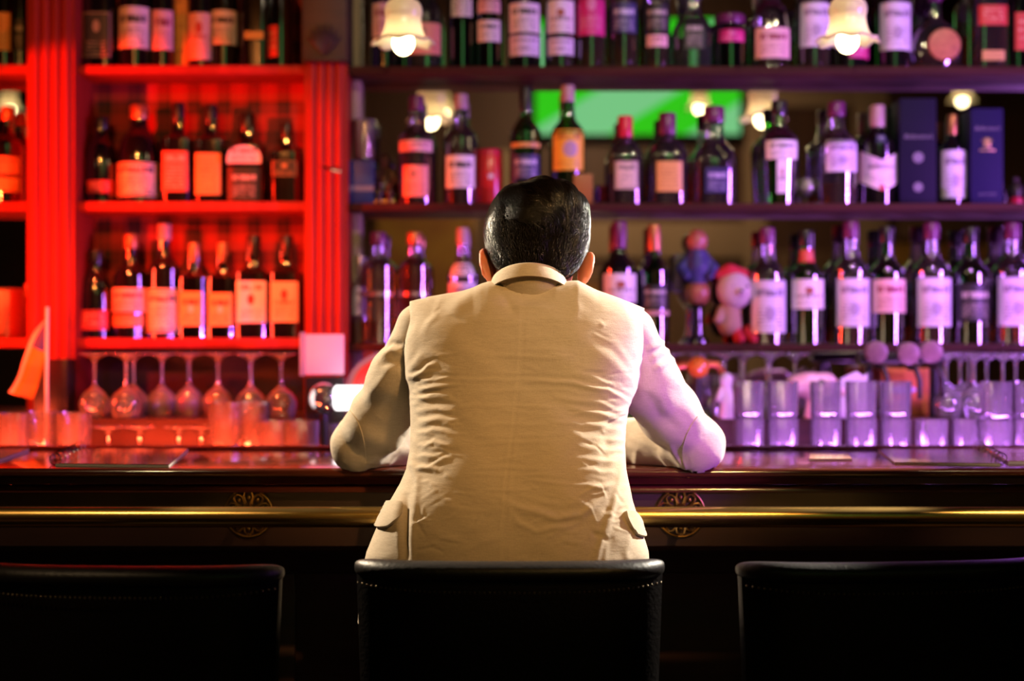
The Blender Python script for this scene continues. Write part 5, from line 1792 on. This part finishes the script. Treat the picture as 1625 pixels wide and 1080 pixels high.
# trousers: the lower body let out a little
tr = SDF((-.32, 2.14, .36), (.32, 2.82, 1.02), .005)
for s in (-1, 1):
    hp, kn, an = Vector((s * .095, 2.33, .84)), Vector((s * .155, 2.715, .80)), Vector((s * .137, 2.555, .39))
    tr.chain([hp, hp.lerp(kn, .5), kn], [.098, .083, .064], .03).chain([kn, kn.lerp(an, .3), an], [.064, .064, .054], .02)
tr.cone((-.09, 2.33, .85), (.09, 2.33, .85), .110, .110, .04).cone((0, 2.33, .87), (0, 2.335, .96), .132, .122, .05)
part('trousers', local(tr.mesh('trousers')), pbr('dark_trousers', (.03, .026, .024), .8), per, 'dark trousers', 180)
for s in (-1, 1):
    an = Vector((s * .135, 2.545, .365))
    sh = SDF(tuple(an + Vector((-.09, -.10, -.12))), tuple(an + Vector((.09, .23, .06))), .0042)
    sh.chain([an + Vector((0, -.008, .02)), an + Vector((0, -.022, -.045))], [.044, .043], .02).chain([an + Vector((0, -.02, -.05)), an + Vector((s * .018, .10, -.058)), an + Vector((s * .022, .155, -.064))], [.040, .038, .028], .02)
    part('shoe', local(sh.mesh('shoe')), pbr('black_shoe', (.015, .013, .012), .3), per, None, 180)


# ---- the jacket
def interp(tab, y):
    xs = [a for a, _ in tab]
    return np.interp(y, xs, [b for _, b in tab])


JL = [(440, 652), (476, 650), (500, 646), (530, 642), (560, 640), (600, 642), (625, 648), (650, 652), (690, 654), (720, 651), (750, 645), (775, 634), (800, 620), (840, 600), (885, 583), (930, 574), (1000, 568)]
JR = [(440, 1023), (487, 1023), (530, 1024), (560, 1023), (600, 1016), (625, 1008), (650, 998), (680, 992), (710, 990), (750, 993), (800, 1003), (840, 1015), (885, 1028), (930, 1034), (1000, 1038)]
YBK = [(440, 2.372), (480, 2.350), (520, 2.328), (560, 2.310), (600, 2.296), (650, 2.275), (700, 2.252), (750, 2.232), (800, 2.215), (885, 2.192), (1000, 2.182)]
YFR = [(440, 2.500), (500, 2.530), (560, 2.545), (620, 2.540), (680, 2.520), (740, 2.490), (790, 2.458), (840, 2.440), (900, 2.435), (1000, 2.440)]
SHOULD = [(630, 484), (652, 477), (680, 470), (705, 466), (735, 461), (752, 457), (764, 450), (775, 446), (788, 446), (806, 447), (840, 448), (872, 448), (890, 447), (904, 446), (917, 446), (930, 452), (948, 461), (975, 470), (1000, 479), (1024, 489), (1045, 500)]
NA = 560


def ringpts(yl, yr, yc, bk, fr, n):
    t = np.linspace(0, 2 * PI, NA, endpoint=False)
    # more points on the back half
    t = t + 0.28 * np.sin(2 * t) * 0.0
    cs, sn = np.cos(t), np.sin(t)
    ex = 2.0 / n
    a = (yr - yl) / 2
    x = (yl + yr) / 2 + a * np.sign(cs) * np.abs(cs) ** ex
    dep = np.where(sn < 0, yc - bk, fr - yc)
    y = yc + dep * np.sign(sn) * np.abs(sn) ** ex
    return x, y


rows = []
PB = 552.0
lv = list(np.linspace(1000, PB, 230))
for py in lv:
    bk, fr = interp(YBK, py), interp(YFR, py)
    yc = bk + (fr - bk) * 0.52
    z = CAMZ + (CY - py) * (bk + 0.35 * (yc - bk)) / FPX
    xl, xr = (interp(JL, py) - CX) * yc / FPX, (interp(JR, py) - CX) * yc / FPX
    x, y = ringpts(xl, xr, yc, bk, fr, 2.45)
    rows.append(np.stack([x, y, np.full(NA, z)], 1))
bk0, fr0 = interp(YBK, PB), interp(YFR, PB)
yc0 = bk0 + (fr0 - bk0) * 0.52
zb0 = rows[-1][0, 2]
for ph in np.linspace(0, PI / 2, 110)[1:]:
    g, h = math.sin(ph) ** (2 / 3.2), max(math.cos(ph), 1e-4) ** (2 / 3.2)
    py = PB + (470 - PB) * g
    ridge = 2.425
    bk, fr = interp(YBK, py), interp(YFR, py)
    yc = yc0 + (ridge - yc0) * g
    bkk, frr = yc - (yc - bk) * h, yc + (fr - yc) * h
    xl, xr = (interp(JL, py) - CX) * yc / FPX, (interp(JR, py) - CX) * yc / FPX
    x, y = ringpts(xl, xr, yc, bkk, frr, 2.45)
    px = CX + x * FPX / y
    zs = CAMZ + (CY - interp(SHOULD, px)) * 2.41 / FPX
    rows.append(np.stack([x, y, zb0 + (zs - zb0) * g], 1))
V = np.stack(rows)                     # rows x NA x 3
NR = V.shape[0]


def grid_normals(V):
    du = np.roll(V, -1, 1) - np.roll(V, 1, 1)
    dv = np.empty_like(V)
    dv[1:-1] = V[2:] - V[:-2]
    dv[0], dv[-1] = V[1] - V[0], V[-1] - V[-2]
    n = np.cross(du, dv)
    n /= np.maximum(np.linalg.norm(n, axis=2, keepdims=True), 1e-9)
    return n


def fold(px, py, poly, amp, sig, sharp=1.0):
    """a cloth fold along a line: a rounded ridge that fades at both ends"""
    d, at = poly_dist(px, py, poly)
    tap = np.clip(np.minimum(at, 1 - at) * 4.0, 0, 1) ** 0.7
    return amp * np.exp(-(d / sig) ** 2 * sharp) * tap


FOLDS = [
    # left side: tension folds at the armpit and the side seam
    ([(646, 602), (668, 592), (694, 574)], .0045, 5), ([(650, 613), (690, 603), (750, 603), (826, 604)], .0022, 3.2), ([(652, 622), (690, 615), (735, 612)], .0050, 5),
    ([(655, 637), (690, 630), (730, 632)], .0046, 5), ([(658, 655), (690, 648), (722, 650)], .0046, 5.5), ([(660, 672), (695, 666), (728, 669)], .0040, 5),
    ([(660, 690), (690, 684), (718, 689)], .0042, 5), ([(662, 708), (690, 703), (715, 708)], .0038, 5), ([(660, 726), (688, 722), (708, 728)], .0034, 5), ([(660, 745), (684, 742), (700, 748)], .003, 5),
    ([(660, 765), (680, 763), (694, 770)], .0024, 4),
    ([(672, 560), (650, 590), (643, 606)], .0040, 7), ([(664, 500), (652, 540), (646, 590)], .0030, 8),
    # right side
    ([(824, 604), (880, 606), (940, 613), (985, 628), (1006, 642)], .0055, 5), ([(905, 590), (960, 604), (1006, 626)], .0030, 5), ([(880, 628), (950, 640), (1002, 656)], .0048, 5.5),
    ([(900, 648), (950, 656), (998, 668)], .0046, 5), ([(890, 668), (940, 676), (994, 682)], .0046, 5.5), ([(905, 690), (950, 695), (990, 698)], .0042, 5), ([(915, 708), (955, 713), (988, 716)], .0042, 5),
    ([(910, 726), (950, 730), (984, 732)], .0040, 5), ([(925, 745), (955, 748), (980, 749)], .0034, 5), ([(930, 768), (955, 772), (976, 771)], .0030, 5),
    ([(935, 550), (975, 575), (1010, 612)], .0036, 8), ([(960, 530), (995, 570), (1015, 605)], .0030, 8),
    # drapes over the small of the back
    ([(790, 792), (830, 806), (880, 822), (920, 816), (965, 790)], .0050, 8), ([(800, 802), (825, 828), (850, 842), (900, 838), (930, 826)], .0036, 6), ([(830, 760), (880, 766), (950, 771)], .0018, 4),
    ([(780, 734), (840, 720), (870, 712)], .0012, 4), ([(690, 850), (740, 862), (790, 852)], .0016, 7), ([(880, 866), (905, 848), (935, 836)], .0020, 6), ([(720, 880), (770, 858), (800, 850)], .0014, 5),
    ([(700, 800), (760, 812), (800, 806)], .0010, 5),
    # side panel edges
    ([(652, 640), (656, 700), (659, 760), (657, 830), (652, 900)], .0110, 6), ([(1002, 652), (990, 690), (984, 735), (978, 775), (965, 820), (945, 885), (938, 930)], .0085, 8),
    ([(975, 790), (962, 850), (958, 900)], .0040, 6), ([(988, 800), (996, 850), (998, 900)], .0045, 6), ([(640, 770), (632, 820), (634, 890)], .0040, 6),
    # neck and shoulders
    ([(905, 446), (935, 470), (962, 505)], .0070, 12), ([(772, 450), (748, 470), (716, 500)], .0055, 13), ([(905, 460), (915, 490), (905, 520)], .0030, 9),
    ([(700, 470), (690, 500), (672, 530)], .0022, 9), ([(985, 480), (1000, 510), (1004, 545)], .0030, 9),
]
HOLLOWS = [([(800, 462), (835, 470), (880, 464)], .0050, 11), ([(790, 452), (806, 478), (818, 500)], .0030, 7), ([(648, 480), (640, 540), (642, 600)], .0030, 5), ([(1024, 490), (1022, 550), (1010, 615)], .0030, 5),
           ([(643, 780), (642, 830), (642, 890)], .0090, 6), ([(975, 640), (965, 700), (955, 760)], .0020, 9)]
SEAM = [(829, 448), (829, 520), (826, 580), (820, 640), (812, 700), (804, 760), (800, 830), (799, 900)]


wr = np.random.default_rng(5)


def jitter(poly, s):
    out = []
    for i in range(len(poly) - 1):
        (x0, y0), (x1, y1) = poly[i], poly[i + 1]
        out += [(x0, y0), ((x0 + x1) / 2, (y0 + y1) / 2)]
    out.append(poly[-1])
    return [(x + wr.normal(0, s), y + wr.normal(0, s)) for x, y in out]


FOLDS = [(jitter(p, 1.6), a * wr.uniform(.38, .80) * (.62 if p[0][0] > 870 and p[0][1] < 780 else 1.0), s * wr.uniform(.70, 1.05)) for p, a, s in FOLDS]
# many small creases of worn linen
for k in range(150):
    side = k % 3
    if side == 0:
        x, y = 660 + abs(wr.normal(0, 42)), wr.uniform(590, 880)
    elif side == 1:
        x, y = 992 - abs(wr.normal(0, 48)), wr.uniform(590, 880)
    else:
        x, y = wr.uniform(680, 970), wr.uniform(490, 885)
    ln, an = wr.uniform(10, 46), wr.normal(0, .22) + (.5 * wr.normal() if y > 760 else 0)
    c_, s_ = math.cos(an) * ln / 2, math.sin(an) * ln / 2
    FOLDS.append(([(x - c_, y - s_), (x + wr.normal(0, 2), y + wr.normal(0, 2)), (x + c_, y + s_)], wr.choice([-1, 1, 1]) * wr.uniform(.0003, .0008 if side == 2 else .0013), wr.uniform(1.8, 4.0)))


def wrinkles(px, py, back):
    d = np.zeros(px.shape)
    for poly, amp, sig in FOLDS:
        d += fold(px, py, poly, amp, sig)
        # the trough beside each ridge
        d -= fold(px, py + sig * 1.9, poly, amp * .45, sig * .9)
    for poly, amp, sig in HOLLOWS:
        d -= fold(px, py, poly, amp, sig)
    sd, _ = poly_dist(px, py, SEAM)
    d -= .0014 * np.exp(-(sd / 1.5) ** 2)
    d += .0005 * np.exp(-((sd - 4.5) / 2.6) ** 2)
    # short puckers along the centre seam
    for k in range(22):
        y = 486 + k * 17 + 5 * math.sin(k * 2.3)
        if y > 790:
            break
        s = 60 + 30 * math.sin(k * 1.7)
        xc = 824 - max(0, (y - 560)) * .1
        d += fold(px, py, [(xc - s * .8, y + 4 * math.sin(k)), (xc, y - 2), (xc + s, y + 5 * math.cos(k * 1.3))], .0009 + .0004 * math.sin(k * 3.1), 3.4)
    # shoulder blades and the long spine hollow
    d += .006 * np.exp(-(((px - 735) / 62) ** 2 + ((py - 545) / 60) ** 2)) + .006 * np.exp(-(((px - 925) / 62) ** 2 + ((py - 548) / 60) ** 2))
    d -= .006 * np.exp(-(((px - 820) / 42) ** 2 + ((py - 700) / 130) ** 2))
    return d * back


def project(V):
    return CX + V[..., 0] * FPX / V[..., 1], CY - (V[..., 2] - CAMZ) * FPX / V[..., 1]


for it in range(1):
    n = grid_normals(V)
    px, py = project(V)
    back = np.clip((-n[..., 1] + .25) / .5, 0, 1)
    back[-8:] *= np.linspace(1, 0, 8)[:, None]
    lowf = sum(a * np.sin(V[..., 0] * f1 + p1) * np.sin(V[..., 2] * f2 + p2) for a, f1, f2, p1, p2 in
               ((.0012, 31, 43, .3, 1.1), (.0009, 57, 71, 2.0, .4), (.0006, 93, 120, 1.0, 2.2)))
    V = V + n * (wrinkles(px, py, back) + lowf * back)[..., None]
pts = V.reshape(-1, 3)
i0 = np.arange(NR - 1)[:, None] * NA
j0 = np.arange(NA)[None, :]
j1 = (j0 + 1) % NA
quads = np.stack([i0 + j0, i0 + j1, i0 + NA + j1, i0 + NA + j0], -1).reshape(-1, 4)
JPTS, JQ = pts, quads
me = grid_mesh('jacket', pts, quads)
jk = part('jacket', local(me), LINEN, per, 'beige linen jacket', 180)
JB = bvh_of(JPTS, JQ)

# sleeves
SF = {
    'l': [([(604, 566), (622, 556), (642, 560)], .0040, 5), ([(606, 552), (622, 544), (640, 548)], -.004, 4), ([(600, 578), (620, 576), (642, 572)], -.003, 6), ([(590, 742), (612, 720), (640, 694)], .004, 6), ([(606, 745), (626, 722), (648, 706)], .0035, 5),
          ([(574, 744), (588, 728), (600, 722)], .003, 5), ([(575, 640), (600, 610), (630, 575)], .0025, 8), ([(600, 660), (625, 630), (640, 600)], -.003, 10), ([(560, 735), (600, 742), (640, 738)], -.002, 5)],
    'r': [([(1026, 556), (1042, 548), (1056, 540)], .006, 5), ([(1030, 572), (1048, 562), (1064, 554)], .005, 5), ([(1036, 588), (1054, 578), (1072, 568)], .0045, 5), ([(1000, 690), (1040, 712), (1066, 742)], .003, 6),
          ([(1060, 704), (1070, 722), (1090, 746)], .004, 5), ([(1046, 712), (1058, 730), (1066, 748)], .003, 4), ([(1040, 640), (1070, 660), (1100, 690)], .0025, 9), ([(990, 700), (1010, 715), (1010, 745)], .003, 5), ([(1020, 620), (1040, 640), (1050, 665)], -.003, 9)],
}
SLV = {}
for key, UP, W, sx in (('l', UPL, WRL, -1), ('r', UPR, WRR, 1)):
    S, E_ = UP[0], UP[-1]
    lo = Vector((min(S.x, E_.x, W.x) - .10, S.y - .10, BZ - .02))
    hi = Vector((max(S.x, E_.x, W.x) + .10, W.y + .10, S.z + .10))
    sv = SDF(tuple(lo), tuple(hi), .0032)
    sv.chain([S + Vector((-sx * .012, .004, .004))] + UP, [.038, .042, .055, .052, .047], .022)
    sv.chain([E_, E_.lerp(W, .3), E_.lerp(W, .7), W], [.047, .046, .042, .036], .018)
    sv.ell(E_ + Vector((sx * .003, -.010, -.004)), (.044, .040, .042), .02)
    p_, q_ = sv.points()
    tri = bvh_of(p_, q_)
    m0 = grid_mesh('sleeve', p_, q_)
    nn = np.zeros(len(m0.vertices) * 3)
    m0.vertices.foreach_get('normal', nn)
    nn = nn.reshape(-1, 3)
    px, py = project(p_)
    fac = np.clip((-nn[:, 1] + .35) / .5, 0, 1)
    d = np.zeros(len(p_))
    for poly, amp, sig in SF[key]:
        d += fold(px, py, poly, amp, sig)
    d += .0012 * np.sin(p_[:, 0] * 60 + p_[:, 2] * 45) * np.sin(p_[:, 1] * 55 + 1) + .0007 * np.sin(p_[:, 2] * 130 + p_[:, 0] * 70)
    p_ = p_ + nn * (d * fac)[:, None]
    p_[:, 2] = np.where(p_[:, 1] > BY0 - .004, np.maximum(p_[:, 2], BZ + .0012), p_[:, 2])
    bpy.data.meshes.remove(m0)
    me = grid_mesh('sleeve', p_, q_)
    SLV[key] = bvh_of(p_, q_)
    part('sleeve', local(me), LINEN, jk, None, 180)


def patch(name, poly, bvh, parent, mat, off=.0018, rim=.0008, ring=14, label=None):
    """a piece of cloth sewn on: its outline in pixels, laid on the surface below it"""
    poly = [np.array(p, float) for p in poly]
    c = sum(poly) / len(poly)
    out = catmull([tuple(p) for p in poly] + [tuple(poly[0])], 8)[:-1]
    n = len(out)
    vs_, fs = [], []

    def drop(p, o):
        d = (P(p[0], p[1], 2.0) - cam.location).normalized()
        h, nr, idx, dist = bvh.ray_cast(cam.location, d)
        if h is None or h.y > 2.75:
            q = P(p[0], p[1], 2.5)
            h, nr, idx, dist = bvh.find_nearest(q)
        if nr.dot(d) > 0:
            nr = -nr
        return h + nr * o
    for j in range(ring + 1):
        f = j / ring
        for p in out:
            vs_.append(drop(c + (p - c) * max(f, .02), off))
    for p in out:
        vs_.append(drop(c + (p - c) * 1.01, -.001))
    for j in range(ring + 1):
        for i in range(n):
            a, b_ = j * n + i, j * n + (i + 1) % n
            fs.append((a, b_, b_ + n, a + n))
    fs.append(tuple(range(n)))
    m = MB().add([v - OFF for v in vs_], fs)
    return part(name, m, mat, parent, label, 50)


patch('elbow_patch', [(556, 650), (568, 668), (576, 690), (580, 716), (578, 742), (556, 744), (538, 738), (529, 720), (531, 700), (540, 676)], SLV['l'], jk, LINEN, .0022)
patch('elbow_patch', [(1106, 660), (1095, 676), (1086, 697), (1083, 720), (1090, 744), (1112, 748), (1132, 742), (1143, 724), (1142, 700), (1128, 676)], SLV['r'], jk, LINEN, .0022)
patch('pocket_flap', [(617, 797), (630, 797), (640, 800), (638, 813), (630, 826), (616, 836), (596, 834), (604, 815)], JB, jk, LINEN, .0065)
patch('pocket_flap', [(990, 812), (1002, 812), (1010, 820), (1019, 838), (1023, 851), (1010, 849), (1000, 838), (993, 824)], JB, jk, LINEN, .0065)

# collar
cc = Vector((.0285, 2.428, 0))
sec = []
n_ = 64
vs_, fs = [], []
m_ = 12
for i in range(n_ + 1):
    th = math.radians(-125 + 250 * i / n_)
    cs = math.cos(th)
    zt_ = 1.4575 - .027 * (1 - cs)
    zl_ = 1.4350 - .026 * (1 - cs) - .004 * math.sin(th) ** 2
    prof = [(-.014, zl_ - .040), (-.003, zt_ - .004), (-.0015, zt_ - .001), (.0008, zt_), (.003, zt_ - .0015), (.0048, zt_ - .006), (.0085, (zt_ + zl_) / 2), (.012, zl_), (.009, zl_ - .001), (.003, zl_ + .002), (.000, zl_ - .016), (-.012, zl_ - .040)]
    for o, z in prof:
        rx, ry = .0600 + o, .0660 + o
        vs_.append((cc.x + rx * math.sin(th), cc.y - ry * cs, z))
for i in range(n_):
    for k in range(m_):
        a, b_ = i * m_ + k, i * m_ + (k + 1) % m_
        fs.append((a, b_, b_ + m_, a + m_))
fs += [tuple(range(m_)), tuple(n_ * m_ + k for k in range(m_))]
part('collar', MB().add([Vector(v) - OFF for v in vs_], fs), LINEN, jk, None, 60)

# ---- hair: a close cap and combed strands
HAIRM = None


def hair_mat():
    m, nt, out = newmat('dark_hair')
    tc = N(nt, 'ShaderNodeTexCoord')
    mp = N(nt, 'ShaderNodeMapping')
    mp.inputs['Scale'].default_value = (420, 420, 60)
    n = N(nt, 'ShaderNodeTexNoise', i_Scale=1.0, i_Detail=3.0)
    nt.links.new(tc.outputs['Object'], mp.inputs[0])
    nt.links.new(mp.outputs[0], n.inputs['Vector'])
    b = N(nt, 'ShaderNodeBsdfPrincipled', i_Roughness=0.24)
    b.inputs['Base Color'].default_value = (.009, .0055, .004, 1)
    b.inputs['Specular IOR Level'].default_value = .7
    bp = N(nt, 'ShaderNodeBump', i_Strength=.5, i_Distance=.002)
    nt.links.new(n.outputs['Fac'], bp.inputs['Height'])
    nt.links.new(bp.outputs[0], b.inputs['Normal'])
    nt.links.new(b.outputs[0], out.inputs[0])
    return m


HAIRM = hair_mat()
HAIRCAP = pbr('hair_roots', (.006, .004, .003), .75, spec=.15)
hs = SDF(tuple(HC + Vector((-.13, -.16, -.13))), tuple(HC + Vector((.13, .16, .16))), .003)
hs.ell(H(0, -.016, .036), (.0825, .096, .083), .01, HR).ell(H(.012, -.030, .062), (.068, .078, .066), .02, HR).ell(H(0, -.036, -.022), (.064, .044, .048), .02, HR)
hs.ell(H(.046, -.025, .066), (.030, .055, .043), .03, HR).ell(H(-.043, -.025, .066), (.028, .055, .043), .03, HR).ell(H(.058, -.022, .025), (.024, .05, .045), .025, HR).ell(H(-.055, -.022, .025), (.024, .05, .045), .025, HR).ell(H(-.045, .0, .055), (.04, .06, .045), .02, HR)
hs.ell(H(0, .125, -.045), (.085, .095, .105), .012, HR, True)
for s in (-1, 1):
    hs.ell(H(s * .088, .004, -.030), (.026, .026, .032), .006, HR, True)
hp_, hq_ = hs.points()
hb = bvh_of(hp_, hq_)
cap_me = grid_mesh('hair', hp_, hq_)
# strands
Hi = HR.inverted()
nv_ = np.zeros(len(cap_me.vertices) * 3)
cap_me.vertices.foreach_get('normal', nv_)
nv_ = nv_.reshape(-1, 3)
tri_area = len(hq_)
sv_, sf_ = [], []
cnt = 0
order = rng.integers(0, len(hp_), 21000)
for vi in order:
    p = Vector(hp_[vi])
    nrm = Vector(nv_[vi])
    lp = Hi @ (p - HC)
    if lp.y > .045 and lp.z < .06:
        continue
    if nrm.y > .75:
        continue
    top = lp.z + .2 * lp.y > (.060 if abs(lp.x + .005) > .052 else -.004) + .010 * math.sin(lp.x * 90)
    if top:
        part_x = -.018
        sw = (lp.x - part_x)
        f = Vector((.9 * sw / .08 + .25, -1.0, -.25 - .5 * abs(sw) / .08))
        ln = .022 + .020 * rng.random()
        lift = .0030
        r0 = .00062
    else:
        f = Vector((.12 * math.copysign(1, lp.x), -.35, -1.0))
        ln = .005 + .007 * rng.random()
        lift = .0030
        r0 = .00042
    f = HR @ (f + Vector((rng.normal(0, .16), rng.normal(0, .16), rng.normal(0, .16))))
    k = 5 if top else 3
    q = p - nrm * .0005
    pts_ = []
    for j in range(k):
        f2 = (f - nrm * f.dot(nrm)).normalized()
        pts_.append(q + nrm * lift * math.sin(PI * (j + .6) / (k + .4)) * (1 + .8 * math.sin(lp.x * 140 + lp.y * 60)))
        q = q + f2 * (ln / (k - 1))
        hit, hn, _, _ = hb.find_nearest(q)
        if hit is not None:
            q = hit
            nrm = hn if hn.dot(nrm) > 0 else -hn
    o = len(sv_)
    for j, c in enumerate(pts_):
        t_ = (pts_[min(j + 1, k - 1)] - pts_[max(j - 1, 0)]).normalized()
        s_ = t_.cross(nrm).normalized()
        r = r0 * (1 - .85 * j / (k - 1)) + .00005
        sv_ += [c + s_ * r - nrm * r * .4, c - s_ * r - nrm * r * .4, c + nrm * r]
    for j in range(k - 1):
        for a in range(3):
            b2 = (a + 1) % 3
            sf_.append((o + j * 3 + a, o + j * 3 + b2, o + j * 3 + 3 + b2, o + j * 3 + 3 + a))
hm = MB()
hm.add([Vector(v) - OFF - Vector(n_) * .0022 for v, n_ in zip(hp_.tolist(), nv_.tolist())], [tuple(q) for q in hq_.tolist()])
hm.add([v - OFF for v in sv_], sf_)
ho = part('hair', hm, HAIRCAP, per, 'short dark combed hair', 180, fix=True)
ho.data.materials.append(HAIRM)
mi = np.zeros(len(ho.data.polygons), dtype=np.int32)
mi[len(hq_):] = 1
ho.data.polygons.foreach_set('material_index', mi)
